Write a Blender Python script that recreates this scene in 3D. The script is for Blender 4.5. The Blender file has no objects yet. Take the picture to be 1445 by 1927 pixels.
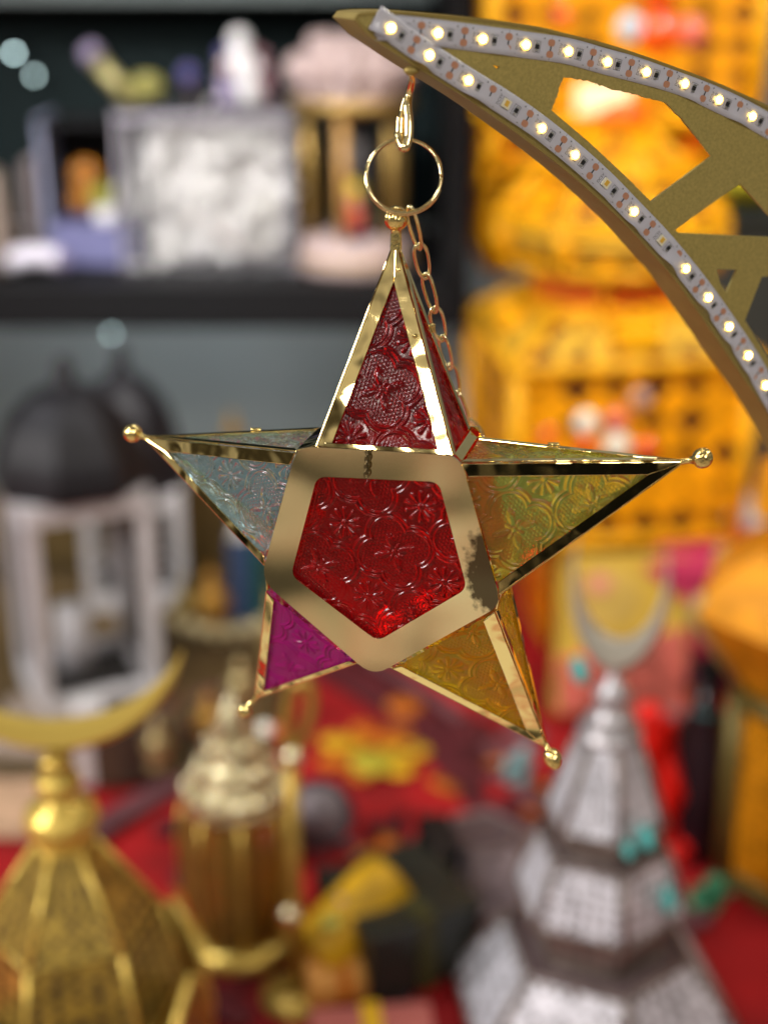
import bpy, math, random
import numpy as np
from mathutils import Vector, Matrix
random.seed(7); np.random.seed(7)
PI = math.pi
S = bpy.context.scene
C = S.collection

# ------------------------------------------------------------------ camera
EYE = Vector((0, 0, 1.55)); PITCH = math.radians(21.4)
F = 2676.0; CX, CY = 722.5, 963.5              # focal length / centre in photo pixels
cam = bpy.data.cameras.new('camera'); camo = bpy.data.objects.new('camera', cam); C.objects.link(camo)
camo.location = EYE; camo.rotation_euler = (PI/2 - PITCH, 0, 0)
cam.sensor_fit = 'VERTICAL'; cam.sensor_height = 36; cam.lens = F/1927*36
cam.clip_start = 0.02; cam.clip_end = 60
cam.dof.use_dof = True; cam.dof.focus_distance = 0.507
cam.dof.aperture_fstop = cam.lens/14.0
S.camera = camo
# ------------------------------------------------------------------ world (dim shop interior)
W = bpy.data.worlds.new('World'); S.world = W; W.use_nodes = True
wn = W.node_tree; bg = wn.nodes['Background']
bg.inputs[1].default_value = 0.85
wt = wn.nodes.new('ShaderNodeTexCoord'); wz = wn.nodes.new('ShaderNodeTexNoise'); wz.inputs['Scale'].default_value = 5.0; wz.inputs['Detail'].default_value = 3
wr = wn.nodes.new('ShaderNodeValToRGB'); wn.links.new(wt.outputs['Generated'], wz.inputs['Vector']); wn.links.new(wz.outputs['Fac'], wr.inputs[0]); wn.links.new(wr.outputs[0], bg.inputs[0])
for p_, c_ in ((.40, (.006, .006, .005, 1)), (.475, (.07, .058, .04, 1)), (.54, (.28, .26, .22, 1)), (.62, (.62, .57, .47, 1))):
    e_ = wr.color_ramp.elements.new(p_); e_.color = c_
wr.color_ramp.elements.remove(wr.color_ramp.elements[0]); wr.color_ramp.elements.remove(wr.color_ramp.elements[-1])
# ------------------------------------------------------------------ ceiling lamps and added unseen lamps
def area(name, loc, tgt, size, power, col=(1, .96, .9), shape='SQUARE', sy=None):
    l = bpy.data.lights.new(name, 'AREA'); l.energy = power; l.size = size; l.color = col; l.shape = shape
    if sy: l.size_y = sy
    o = bpy.data.objects.new(name, l); C.objects.link(o); o.location = loc
    o.rotation_euler = (Vector(tgt)-Vector(loc)).to_track_quat('-Z', 'Y').to_euler()
    return o
area('ceiling_lamp', (-2.1, -0.15, 2.35), (0.0, 1.2, 1.1), 0.6, 46, (1, .97, .93))
area('ceiling_lamp', (1.1, -1.1, 2.55), (0.5, 1.3, 1.1), 0.5, 12, (1, .95, .86))
area('ceiling_lamp', (0.2, 1.25, 3.0), (0.2, 1.35, 0.8), 0.5, 6, (1, .97, .93))
area('ceiling_lamp', (-1.3, -2.3, 2.95), (-1.3, -2.2, 0), .5, 36, (1, .95, .86))  # unseen lamp added to brighten the floor that the front plate mirrors
area('ceiling_spot', (-.55, .35, 2.5), (-.26, 1.85, 1.28), .16, 1.7, (1, .98, .95)).data.spread = math.radians(30)  # unseen spot added to brighten the roses on the shelf
area('ceiling_spot', (.75, .15, 2.6), (.34, 1.55, 1.22), .14, 1.9, (1, .93, .8)).data.spread = math.radians(40)  # unseen spot added to brighten the yellow lanterns
area('ceiling_lamp', (-1.3, 0.8, 2.9), (0.0, 0.7, 1.0), 0.3, 13, (.93, .96, 1))
area('ceiling_lamp', (1.5, 1.1, 2.9), (0.3, 1.0, 1.0), 0.25, 8, (1, .93, .8))
# ------------------------------------------------------------------ exposure / render
S.view_settings.view_transform = 'Standard'; S.view_settings.look = 'None'
S.view_settings.exposure = 0.0; S.view_settings.gamma = 1
S.render.engine = 'CYCLES'
S.cycles.use_denoising = True
S.cycles.max_bounces = 9; S.cycles.transmission_bounces = 8; S.cycles.glossy_bounces = 5; S.cycles.diffuse_bounces = 3; S.cycles.use_adaptive_sampling = True; S.cycles.adaptive_threshold = .02; S.cycles.transparent_max_bounces = 12
S.cycles.sample_clamp_indirect = 6; S.cycles.caustics_refractive = False; S.cycles.caustics_reflective = False

# ------------------------------------------------------------------ helpers
cp, sp = math.cos(PITCH), math.sin(PITCH)
FWD = Vector((0, cp, -sp)); UP = Vector((0, sp, cp)); RT = Vector((1, 0, 0))
def ray(px, py): return FWD + RT*((px-CX)/F) - UP*((py-CY)/F)
def V(px, py, Y):                      # point of that sight line on the vertical plane at distance Y
    d = ray(px, py); return EYE + d*(Y/d.y)
def onz(px, py, z):
    d = ray(px, py); return EYE + d*((z-EYE.z)/d.z)
def cam2w(c): return EYE + RT*c[0] - UP*c[1] + FWD*c[2]
def onplane(px, py, o, n):
    d = ray(px, py); return EYE + d*((o-EYE).dot(n)/d.dot(n))

def tag(o, label=None, cat=None, group=None, kind=None):
    if label: o['label'] = label
    if cat: o['category'] = cat
    if group: o['group'] = group
    if kind: o['kind'] = kind
    return o
def thing(name, loc, label, cat, group=None, rz=0):
    o = bpy.data.objects.new(name, None); C.objects.link(o); o.location = loc; o.rotation_euler = (0, 0, rz)
    o.empty_display_size = 0.02
    return tag(o, label, cat, group)
def link(name, me, parent=None, mat=None, smooth=None):
    o = bpy.data.objects.new(name, me); C.objects.link(o)
    if mat: 
        me.materials.clear(); me.materials.append(mat)
    if parent is not None: o.parent = parent
    return o
class MB:
    def __init__(s): s.v = []; s.f = []; s.sm = []
    def add(s, vs, fs, smooth=False):
        b = len(s.v); s.v += [tuple(v) for v in vs]; s.f += [tuple(b+i for i in f) for f in fs]; s.sm += [smooth]*len(fs)
        return s
    def box(s, c, d, m=None):
        c = Vector(c); hx, hy, hz = d[0]/2, d[1]/2, d[2]/2
        vs = [Vector((x*hx, y*hy, z*hz)) for z in (-1, 1) for y in (-1, 1) for x in (-1, 1)]
        if m is not None: vs = [m @ v for v in vs]
        return s.add([c+v for v in vs], [(0, 2, 3, 1), (4, 5, 7, 6), (0, 1, 5, 4), (2, 6, 7, 3), (0, 4, 6, 2), (1, 3, 7, 5)])
    def lathe(s, prof, n=24, c=(0, 0, 0), axis=None, smooth=True, ph=0, sx=1, sy=1, cap=True):
        c = Vector(c); M = Matrix.Identity(3)
        if axis is not None: M = Vector(axis).normalized().to_track_quat('Z', 'Y').to_matrix()
        vs = []; fs = []
        for (r, z) in prof:
            for k in range(n):
                a = ph + 2*PI*k/n; vs.append(c + M @ Vector((r*math.cos(a)*sx, r*math.sin(a)*sy, z)))
        for i in range(len(prof)-1):
            for k in range(n):
                k2 = (k+1) % n; fs.append((i*n+k, i*n+k2, (i+1)*n+k2, (i+1)*n+k))
        if cap: fs += [tuple(range(n-1, -1, -1)), tuple((len(prof)-1)*n+k for k in range(n))]
        return s.add(vs, fs, smooth)
    def sphere(s, c, r, n=16, sc=(1, 1, 1)):
        m = n//2; c = Vector(c)
        vs = [c+Vector((0, 0, -r*sc[2]))]; fs = []
        for i in range(1, m):
            t = -PI/2+PI*i/m
            for k in range(n):
                a = 2*PI*k/n; vs.append(c+Vector((r*sc[0]*math.cos(t)*math.cos(a), r*sc[1]*math.cos(t)*math.sin(a), r*sc[2]*math.sin(t))))
        vs.append(c+Vector((0, 0, r*sc[2]))); L = len(vs)-1
        for k in range(n): fs.append((0, 1+(k+1) % n, 1+k)); fs.append((L, L-n+k, L-n+(k+1) % n))
        for i in range(m-2):
            for k in range(n):
                a = 1+i*n+k; b = 1+i*n+(k+1) % n; fs.append((a, b, b+n, a+n))
        return s.add(vs, fs, True)
    def tube(s, pts, r, n=10, closed=False, rs=None):
        pts = [Vector(p) for p in pts]; N = len(pts); vs = []; fs = []; up = None
        for i in range(N):
            a = pts[(i-1) % N] if (closed or i > 0) else pts[i]; b = pts[(i+1) % N] if (closed or i < N-1) else pts[i]
            t = (b-a).normalized()
            if up is None: up = t.orthogonal().normalized()
            up = (up - t*up.dot(t)).normalized(); w = t.cross(up); rr = rs[i] if rs else r
            for k in range(n):
                q = 2*PI*k/n; vs.append(pts[i]+(up*math.cos(q)+w*math.sin(q))*rr)
        for i in range(N if closed else N-1):
            for k in range(n):
                fs.append((i*n+k, i*n+(k+1) % n, ((i+1) % N)*n+(k+1) % n, ((i+1) % N)*n+k))
        if not closed: fs += [tuple(range(n-1, -1, -1)), tuple((N-1)*n+k for k in range(n))]
        return s.add(vs, fs, True)
    def slab(s, poly, off):            # polygon extruded by vector off
        n = len(poly); off = Vector(off); vs = [Vector(p) for p in poly]; vs += [p+off for p in vs]
        return s.add(vs, [tuple(range(n-1, -1, -1)), tuple(range(n, 2*n))]+[(i, (i+1) % n, n+(i+1) % n, n+i) for i in range(n)])
    def perf(s, a, b, c, d, nu, nv, hole=.62):   # pierced sheet, one diamond hole per cell; a,b bottom  c,d top
        a, b, c, d = map(Vector, (a, b, c, d))
        P = lambda u, v: (a*(1-u)+b*u)*(1-v)+(d*(1-u)+c*u)*v
        for i in range(nu):
            for j in range(nv):
                hh = hole*random.choice((.35, .75, 1, 1, 1.2, 1.35))
                u0, u1, v0, v1 = i/nu, (i+1)/nu, j/nv, (j+1)/nv; um, vm = (u0+u1)/2, (v0+v1)/2; du, dv = (u1-u0)/2*min(hh, .93), (v1-v0)/2*min(hh, .93)
                q = [P(u0, v0), P(u1, v0), P(u1, v1), P(u0, v1), P(um, vm-dv), P(um+du, vm), P(um, vm+dv), P(um-du, vm)]
                s.add(q, [(0, 1, 4), (1, 5, 4), (1, 2, 5), (2, 6, 5), (2, 3, 6), (3, 7, 6), (3, 0, 7), (0, 4, 7)])
        return s
    def build(s, name, mat, parent=None, rel=None, bevel=0, solid=0, subd=0):
        if rel is not None: r = Vector(rel); s.v = [tuple(Vector(v)-r) for v in s.v]
        me = bpy.data.meshes.new(name); me.from_pydata(s.v, [], s.f)
        me.polygons.foreach_set('use_smooth', s.sm); me.update()
        o = link(name, me, parent, mat)
        if solid: m = o.modifiers.new('s', 'SOLIDIFY'); m.thickness = solid; m.offset = 0
        if bevel: m = o.modifiers.new('b', 'BEVEL'); m.width = bevel; m.segments = 2; m.limit_method = 'ANGLE'; m.angle_limit = .6
        if subd: m = o.modifiers.new('d', 'SUBSURF'); m.levels = subd; m.render_levels = subd
        return o
def filled(name, loops, thick, M, mat, parent=None, rel=None):
    """flat plate with holes: 2-D loops in the plane of matrix M (x,y in plane, z normal), extruded"""
    cu = bpy.data.curves.new(name, 'CURVE'); cu.dimensions = '2D'; cu.fill_mode = 'BOTH'; cu.extrude = thick/2
    for lp in loops:
        sp_ = cu.splines.new('POLY'); sp_.points.add(len(lp)-1); sp_.use_cyclic_u = True
        for p, q in zip(sp_.points, lp): p.co = (q[0], q[1], 0, 1)
    t = bpy.data.objects.new('tmp', cu); C.objects.link(t); bpy.context.view_layer.update()
    me = bpy.data.meshes.new_from_object(t.evaluated_get(bpy.context.evaluated_depsgraph_get()))
    bpy.data.objects.remove(t); bpy.data.curves.remove(cu)
    me.transform(M if rel is None else Matrix.Translation(-Vector(rel)) @ M); me.name = name
    return link(name, me, parent, mat)
def catmull(pts, n):
    pts = [Vector(p) for p in pts]; out = []
    for i in range(len(pts)-1):
        p0 = pts[max(i-1, 0)]; p1 = pts[i]; p2 = pts[i+1]; p3 = pts[min(i+2, len(pts)-1)]
        for k in range(n):
            t = k/n; out.append(.5*((2*p1)+(p2-p0)*t+(2*p0-5*p1+4*p2-p3)*t*t+(3*p1-p0-3*p2+p3)*t**3))
    out.append(pts[-1]); return out
def rounded(poly, r, n=6):
    out = []; N = len(poly); rr = r if isinstance(r, (list, tuple)) else [r]*N
    for i in range(N):
        p = Vector(poly[i]); a = (Vector(poly[i-1])-p).normalized(); b = (Vector(poly[(i+1) % N])-p).normalized()
        for k in range(n+1):
            t = k/n; out.append(p + a*rr[i]*(1-t)**2 + b*rr[i]*t**2)
    return out

# ------------------------------------------------------------------ materials
MATS = {}
def mat(name, col, rough=.5, metal=0., bump=0., bscale=20., var=0., vscale=8., coat=0., spec=.5, trans=0., emit=None, estr=0, sheen=0., dist=.01, ior=1.45, det=4):
    if name in MATS: return MATS[name]
    m = bpy.data.materials.new(name); m.use_nodes = True; nt = m.node_tree; b = nt.nodes['Principled BSDF']
    I = b.inputs
    I['Base Color'].default_value = (*col, 1); I['Roughness'].default_value = rough; I['Metallic'].default_value = metal
    I['Coat Weight'].default_value = coat; I['Specular IOR Level'].default_value = spec; I['Transmission Weight'].default_value = trans
    I['Sheen Weight'].default_value = sheen; I['IOR'].default_value = ior
    if emit: I['Emission Color'].default_value = (*emit, 1); I['Emission Strength'].default_value = estr
    tc = nt.nodes.new('ShaderNodeTexCoord')
    if var:
        nz = nt.nodes.new('ShaderNodeTexNoise'); nz.inputs['Scale'].default_value = vscale; nz.inputs['Detail'].default_value = 5
        nt.links.new(tc.outputs['Object'], nz.inputs['Vector'])
        mr = nt.nodes.new('ShaderNodeMapRange'); mr.inputs[1].default_value = .3; mr.inputs[2].default_value = .7; mr.inputs[3].default_value = 1-var; mr.inputs[4].default_value = 1+var
        nt.links.new(nz.outputs['Fac'], mr.inputs[0])
        mx = nt.nodes.new('ShaderNodeVectorMath'); mx.operation = 'SCALE'; mx.inputs[0].default_value = col
        nt.links.new(mr.outputs[0], mx.inputs['Scale']); nt.links.new(mx.outputs[0], I['Base Color'])
    if bump:
        n2 = nt.nodes.new('ShaderNodeTexNoise'); n2.inputs['Scale'].default_value = bscale; n2.inputs['Detail'].default_value = det
        nt.links.new(tc.outputs['Object'], n2.inputs['Vector'])
        bp = nt.nodes.new('ShaderNodeBump'); bp.inputs['Strength'].default_value = bump; bp.inputs['Distance'].default_value = dist
        nt.links.new(n2.outputs['Fac'], bp.inputs['Height']); nt.links.new(bp.outputs[0], I['Normal'])
    MATS[name] = m; return m
def glass(name, col, trl=.3, dcol=None, ior=1.22, rough=.06):
    m = bpy.data.materials.new(name); m.use_nodes = True; nt = m.node_tree; N = nt.nodes; N.clear()
    out = N.new('ShaderNodeOutputMaterial')
    rf = N.new('ShaderNodeBsdfRefraction'); rf.inputs['Color'].default_value = (*col, 1); rf.inputs['Roughness'].default_value = rough; rf.inputs['IOR'].default_value = ior
    tl = N.new('ShaderNodeBsdfTranslucent'); tl.inputs['Color'].default_value = (*(dcol or col), 1)
    gl = N.new('ShaderNodeBsdfGlossy'); gl.inputs['Color'].default_value = (1, 1, 1, 1); gl.inputs['Roughness'].default_value = .15
    df = N.new('ShaderNodeBsdfDiffuse'); df.inputs['Color'].default_value = (*(dcol or col), 1)
    ad = N.new('ShaderNodeMixShader'); ad.inputs[0].default_value = .45
    nt.links.new(tl.outputs[0], ad.inputs[1]); nt.links.new(df.outputs[0], ad.inputs[2])
    m1 = N.new('ShaderNodeMixShader'); m1.inputs[0].default_value = trl
    nt.links.new(rf.outputs[0], m1.inputs[1]); nt.links.new(ad.outputs[0], m1.inputs[2])
    fr = N.new('ShaderNodeFresnel'); fr.inputs[0].default_value = 1.36
    # dust / tiny specks
    m2 = N.new('ShaderNodeMixShader'); nt.links.new(fr.outputs[0], m2.inputs[0])
    nt.links.new(m1.outputs[0], m2.inputs[1]); nt.links.new(gl.outputs[0], m2.inputs[2])
    nt.links.new(m2.outputs[0], out.inputs[0]); return m
def shine(name, col, rough=.07, bump=.25, bscale=60, dist=.002, det=4): return mat(name, col, rough, 1, bump=bump, bscale=bscale, dist=dist, det=det)

GOLD = shine('polished_gold_foil', (.97, .76, .34), .05, .24, 70, .003, 1.0)
GOLDW = shine('crinkled_gold_foil', (.95, .74, .30), .1, .9, 260, .0012)
RINGM = shine('gold_wire', (.95, .78, .42), .14, .3, 300, .0006)
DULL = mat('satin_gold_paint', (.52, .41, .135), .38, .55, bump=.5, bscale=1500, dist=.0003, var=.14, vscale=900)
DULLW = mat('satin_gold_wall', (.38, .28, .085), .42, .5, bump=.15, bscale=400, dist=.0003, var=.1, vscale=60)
# ------------------------------------------------------------------ the setting
FLOORM = mat('patterned_floor', (.5, .45, .35), .4)
_n = FLOORM.node_tree; _t = _n.nodes.new('ShaderNodeTexCoord'); _z = _n.nodes.new('ShaderNodeTexNoise'); _z.inputs['Scale'].default_value = 2.6; _z.inputs['Detail'].default_value = 2
_r = _n.nodes.new('ShaderNodeValToRGB'); _n.links.new(_t.outputs['Object'], _z.inputs[0]); _n.links.new(_z.outputs['Fac'], _r.inputs[0]); _n.links.new(_r.outputs[0], _n.nodes['Principled BSDF'].inputs[0])
_r.color_ramp.elements[0].position = .40; _r.color_ramp.elements[0].color = (.05, .045, .03, 1); _r.color_ramp.elements[1].position = .59; _r.color_ramp.elements[1].color = (.85, .80, .66, 1)
for p_, c_ in ((.45, (.28, .24, .15, 1)), (.50, (.62, .57, .44, 1)), (.545, (.66, .32, .24, 1))):
    _e = _r.color_ramp.elements.new(p_); _e.color = c_
TZ = 0.75
def structure(mb, name, m, **k): return tag(mb.build(name, m, **k), kind='structure')
structure(MB().box((0, 0, -.02), (8, 10, .04)), 'floor', FLOORM)
structure(MB().box((0, 2.40, 1.5), (6, .1, 3)), 'back_wall', mat('grey_green_wall', (.27, .30, .30), .6, var=.12, vscale=4))

# ------------------------------------------------------------------ star lantern (fitted pose, millimetres in camera space)
SR = np.array([[.967, .007, .254], [.085, .933, -.35], [-.24, .36, .902]])
ST = cam2w(np.array([5.37, 4.70, 532.2])/1000)
def cdir(c): return (RT*c[0] - UP*c[1] + FWD*c[2]).normalized()
SN = -cdir(SR[:, 2]); SU = cdir(SR[:, 0]); SV = SN.cross(SU).normalized()     # normal to viewer, right, up
DH = .028
mid = lambda x, y: onplane(x, y, ST, SN)
fro = lambda x, y, o=0.: onplane(x, y, ST+SN*(DH+o), SN)
tips = [mid(745, 452), mid(1285, 868), mid(1028, 1405), mid(482, 1312), mid(274, 823)]
base = [((597, 842), (852, 858)), ((866, 872), (937, 1118)), ((930, 1150), (738, 1256)), ((668, 1247), (503, 1113)), ((499, 1063), (558, 852))]
R0 = ST.copy()
star = thing('star_lantern', R0, 'gold five-pointed star lantern with coloured embossed glass hanging from the crescent', 'star lantern')
# embossed relief (mm)
def emboss(u, v):
    a = math.radians(-17); x = u*math.cos(a)-v*math.sin(a); y = u*math.sin(a)+v*math.cos(a); A = 29.
    def cell(x, y, ox, oy): return (x-ox+A/2) % A - A/2, (y-oy+A/2) % A - A/2
    qx, qy = cell(x, y, 0, 0); dx, dy = cell(x, y, A/2, A/2)
    s = np.full_like(qx, 1e9)
    for cx_, cy_ in ((7, 0), (-7, 0), (0, 7), (0, -7)): s = np.minimum(s, np.hypot(qx-cx_, qy-cy_)-6.2)
    s = np.minimum(s, np.hypot(qx, qy)-4)
    h = .42*np.exp(-((s-.2)/.38)**2) + .5*np.exp(-((s-1.9)/.5)**2)
    ins = np.clip((-s-.5)/.4, 0, 1); r = np.hypot(qx, qy); th = np.arctan2(qy, qx)
    row = np.floor(qy/1.25); st = np.cos(2*PI*(qx+.725*(row % 2))/1.45)*np.cos(PI*(qy/1.25 % 1 - .5))
    h += .20*ins*np.clip(st, 0, 1)*np.clip((np.abs(r-3.6)-.4), 0, 1)
    pet = 0
    for k in range(4):
        t = k*PI/2; px_ = qx*math.cos(t)+qy*math.sin(t); py_ = -qx*math.sin(t)+qy*math.cos(t)
        pet = np.maximum(pet, np.clip(1-((px_-4.6)/3.4)**2-(py_/1.35)**2, 0, 1)**.5)
        t += PI/4; px_ = qx*math.cos(t)+qy*math.sin(t); py_ = -qx*math.sin(t)+qy*math.cos(t)
        pet = np.maximum(pet, .8*np.clip(1-((px_-2.4)/1.5)**2-(py_/.7)**2, 0, 1)**.5)
    h += .6*pet + .5*np.clip(1-(r/1.1)**2, 0, 1)**.5
    rd = np.hypot(dx, dy); td = np.arctan2(dy, dx)
    h += .6*np.clip(1-((rd-3.7)/2.3)**2, 0, 1)**.5*np.clip(np.cos(5*td)**2*1.6-.6, 0, 1) + .55*np.clip(1-(rd/1.2)**2, 0, 1)**.5
    out = np.clip((s-3.1)/.4, 0, 1)*np.clip((rd-6.6)/.5, 0, 1)
    h += .07*out*np.sin(4*x)*np.sin(4*y)
    h += .10*np.sin(.5*x+1)*np.sin(.43*y)
    return h
def pane(name, tris, mt, n, nrm, org, amp=1., off=(0, 0), rel=R0, uax=None):
    nrm = Vector(nrm).normalized()
    U = np.array(uax or SU) ; U = U-np.array(nrm)*np.dot(U, np.array(nrm)); U /= np.linalg.norm(U); Wv = np.cross(np.array(nrm), U)
    vs = []; fs = []
    for tri in tris:
        P, Q, R_ = (np.array(t) for t in tri); b = sum(len(v) for v in vs)
        ij = np.array([(i, j) for i in range(n+1) for j in range(n+1-i)])
        pts = P+(Q-P)*(ij[:, :1]/n)+(R_-P)*(ij[:, 1:]/n)
        d = (pts-np.array(org))*1000
        h = emboss(d@U+off[0], d@Wv+off[1])*amp/1000
        vs.append(pts+np.array(nrm)*h[:, None]-np.array(rel))
        idx = {}; k = 0
        for i in range(n+1): idx[i] = k; k += n+1-i
        for i in range(n):
            for j in range(n-i):
                a = b+idx[i]+j; c = b+idx[i+1]+j; fs.append((a, c, a+1))
                if j < n-i-1: fs.append((c, c+1, a+1))
    me = bpy.data.meshes.new(name); me.from_pydata(np.concatenate(vs).tolist(), [], fs)
    me.polygons.foreach_set('use_smooth', [True]*len(me.polygons)); me.update()
    return link(name, me, star, mt)
GC = {'crimson': ((.75, .005, .040), .14, (.30, .003, .020)), 'red': ((.85, .010, .014), .24, (.40, .006, .010)), 'blue': ((.74, .92, .94), .2, (.45, .62, .66)),
      'green': ((.90, .98, .34), .36, (.70, .72, .12)), 'amber': ((1.0, .74, .06), .42, (1.0, .62, .02)), 'magenta': ((.80, .014, .42), .66, (.68, .012, .36))}
G = {k: glass(k+'_glass', *v) for k, v in GC.items()}
GB = {k: glass(k+'_back_glass', tuple(c**.5 for c in v[0]), .12, v[2]) for k, v in GC.items()}
cols = ['crimson', 'green', 'amber', 'magenta', 'blue']
lab = ['crimson embossed glass', 'yellow-green embossed glass', 'amber embossed glass', 'magenta embossed glass', 'pale blue clear embossed glass']
wid = [(.0048, .0044), (.0046, .0038), (.0050, .0030), (.0018, .0033), (.0028, .0045)]
BK = -SN*.0285
def inset(T, A, B, w, wb=.0, w2=None):
    """inset triangle of TAB: w from TA and TB, wb from AB; returns glass apex, a, b"""
    T, A, B = Vector(T), Vector(A), Vector(B); n = (A-T).cross(B-T).normalized()
    def line(p, q, ins, ww):
        d = (q-p).normalized(); m = n.cross(d)
        if m.dot(ins-p) < 0: m = -m
        return p+m*ww, d
    c = (T+A+B)/3
    l1 = line(T, A, c, w); l2 = line(T, B, c, w2 or w); l3 = line(A, B, c, wb)
    def X(l, m):
        (p, d), (q, e) = l, m; w_ = q-p; cr = d.cross(e); return p+d*(w_.cross(e).dot(cr)/cr.length_squared)
    return X(l1, l2), X(l1, l3), X(l2, l3)
for k in range(5):
    T = tips[k]; A = fro(*base[k][0]); B = fro(*base[k][1]); A2 = A+BK; B2 = B+BK; c0 = (T+A+B+A2+B2)/5
    gm = G[cols[k]]; w = wid[k]
    faces = {'F': (A, B), 'K': (B2, A2), 'L': (A2, A), 'R': (B, B2)}
    ins = {}
    for key, (p, q) in faces.items():
        n = (p-T).cross(q-T).normalized()
        if n.dot((T+p+q)/3-c0) < 0: n = -n
        ins[key] = (n, inset(T, p, q, w[0] if key == 'F' else w[1] if key == 'K' else .0026, .0012, w[1] if key == 'F' else w[0] if key == 'K' else .0026))
        big = key == 'F'
        g, a_, b_ = inset(T, p, q, .0014, .0008)
        off = n*(-.0004)
        o = pane('glass_pane', [(g+off, a_+off, b_+off)], GB[cols[k]] if key == 'K' else gm, 215 if big else 70, n, (T+p+q)/3, 1.15, (k*9.3+{'F': 2, 'K': 5, 'L': 11, 'R': 17}[key], k*5.1+3), uax=None if big or key == 'K' else (T-p).normalized())
        o['label'] = lab[k] if big else lab[k].replace(' glass', ' side glass') if key in 'LR' else lab[k].replace(' glass', ' back glass')
    # four folded edge strips (one flange on each neighbouring face)
    th = .0005
    for (P, f1, i1, f2, i2) in ((A, 'F', 1, 'L', 2), (B, 'F', 2, 'R', 1), (A2, 'K', 2, 'L', 1), (B2, 'K', 1, 'R', 2)):
        m = MB()
        for fk, ii in ((f1, i1), (f2, i2)):
            n, tri = ins[fk]; m.slab([T+n*.0002, P+n*.0002, Vector(tri[ii])+n*.0002, Vector(tri[0])+n*.0002], n*th)
        m.build('edge_strip', GOLD, star, R0, bevel=.00018)
    n, tri = ins['F']
    e = (B-A).normalized()
    inn_ = (T-(A+B)/2).normalized()
    if k == 0: MB().slab([A+n*.0004+e*.002, B+n*.0004-e*.002, B+n*.0004+inn_*.0018-e*.003, A+n*.0004+inn_*.0018+e*.003], n*.0007).build('base_strip', GOLD, star, R0, bevel=.0002)
    # solder dabs where the strips are pinched
    for f_ in ((.14, .45) if k == 0 else ()):
        p = T.lerp(B, f_)+(A-B).normalized()*.002+n*.0005
        MB().sphere(p, .0011, 10, (1, 1, .8)).build('solder_dab', GOLDW, star, R0)
    # corner post towards next arm
    Bn = fro(*base[k][1]); An = fro(*base[(k+1) % 5][0])
    outw = ((Bn+An)/2-ST-SN*DH).normalized()
    MB().slab([Bn-SN*.001, An-SN*.001, An+BK+SN*.001, Bn+BK+SN*.001], outw*.0008).build('corner_post', GOLD, star, R0, bevel=.0002)
# tie tabs on the right and left arms
for k, f_ in ((1, .45), (4, .36), (0, .55), (2, .4)):
    T = tips[k]; A = fro(*base[k][0])+BK if k in (1,) else fro(*base[k][1])+BK
    p = T.lerp(A, 1-f_) if k != 1 else T.lerp(A, .62)
    MB().box(p, (.004, .002, .003)).build('tie_tab', GOLDW, star, R0, bevel=.0004)
# front plate with pentagon opening, and its glass
PM = Matrix.Identity(4)
for i in range(3): PM[i][0], PM[i][1], PM[i][2], PM[i][3] = SU[i], SV[i], SN[i], (ST+SN*(DH+.0022))[i]
def uv(p, M): q = M.inverted() @ p; return Vector((q.x, q.y))
po = [fro(x, y, .0022) for x, y in ((560, 839), (866, 857), (943, 1138), (702, 1272), (491, 1090))]
pi_ = [fro(x, y, .0022) for x, y in ((597, 896), (826, 906), (879, 1107), (711, 1206), (548, 1082))]
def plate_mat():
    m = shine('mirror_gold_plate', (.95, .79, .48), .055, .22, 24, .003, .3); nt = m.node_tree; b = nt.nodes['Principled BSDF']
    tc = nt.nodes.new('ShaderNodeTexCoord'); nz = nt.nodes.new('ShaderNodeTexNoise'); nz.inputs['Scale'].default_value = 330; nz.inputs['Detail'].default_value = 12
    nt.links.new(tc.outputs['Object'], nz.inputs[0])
    # dark reflection painted into the colour near the plate's lower right corner
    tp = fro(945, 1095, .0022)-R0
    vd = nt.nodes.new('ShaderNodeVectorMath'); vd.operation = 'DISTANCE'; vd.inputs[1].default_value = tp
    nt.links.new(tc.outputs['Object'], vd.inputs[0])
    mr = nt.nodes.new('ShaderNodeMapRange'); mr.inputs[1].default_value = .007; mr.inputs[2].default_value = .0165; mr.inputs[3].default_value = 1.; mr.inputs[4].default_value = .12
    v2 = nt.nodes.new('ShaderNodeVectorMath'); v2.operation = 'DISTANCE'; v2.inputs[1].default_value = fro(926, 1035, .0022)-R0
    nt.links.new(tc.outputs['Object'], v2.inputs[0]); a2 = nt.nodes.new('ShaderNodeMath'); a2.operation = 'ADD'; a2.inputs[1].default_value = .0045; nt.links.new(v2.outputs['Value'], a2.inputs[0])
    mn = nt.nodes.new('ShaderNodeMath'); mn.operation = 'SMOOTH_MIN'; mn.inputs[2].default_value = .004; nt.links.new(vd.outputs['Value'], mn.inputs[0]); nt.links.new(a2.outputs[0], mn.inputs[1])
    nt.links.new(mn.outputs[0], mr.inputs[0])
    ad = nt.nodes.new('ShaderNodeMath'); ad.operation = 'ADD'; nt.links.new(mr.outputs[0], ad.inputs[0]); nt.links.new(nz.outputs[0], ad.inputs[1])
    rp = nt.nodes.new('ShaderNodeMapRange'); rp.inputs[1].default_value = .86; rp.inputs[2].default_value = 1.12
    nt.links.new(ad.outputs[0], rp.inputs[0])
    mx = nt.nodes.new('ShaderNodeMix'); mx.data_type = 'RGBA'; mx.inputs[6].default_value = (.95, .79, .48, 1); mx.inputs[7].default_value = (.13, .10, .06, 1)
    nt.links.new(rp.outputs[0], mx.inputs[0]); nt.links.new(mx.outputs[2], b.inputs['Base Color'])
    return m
filled('front_plate', [rounded([uv(p, PM) for p in po], [.006, .006, .005, .007, .007]), rounded([uv(p, PM) for p in pi_], .0035)], .0008, PM, plate_mat(), star, R0)
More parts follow.
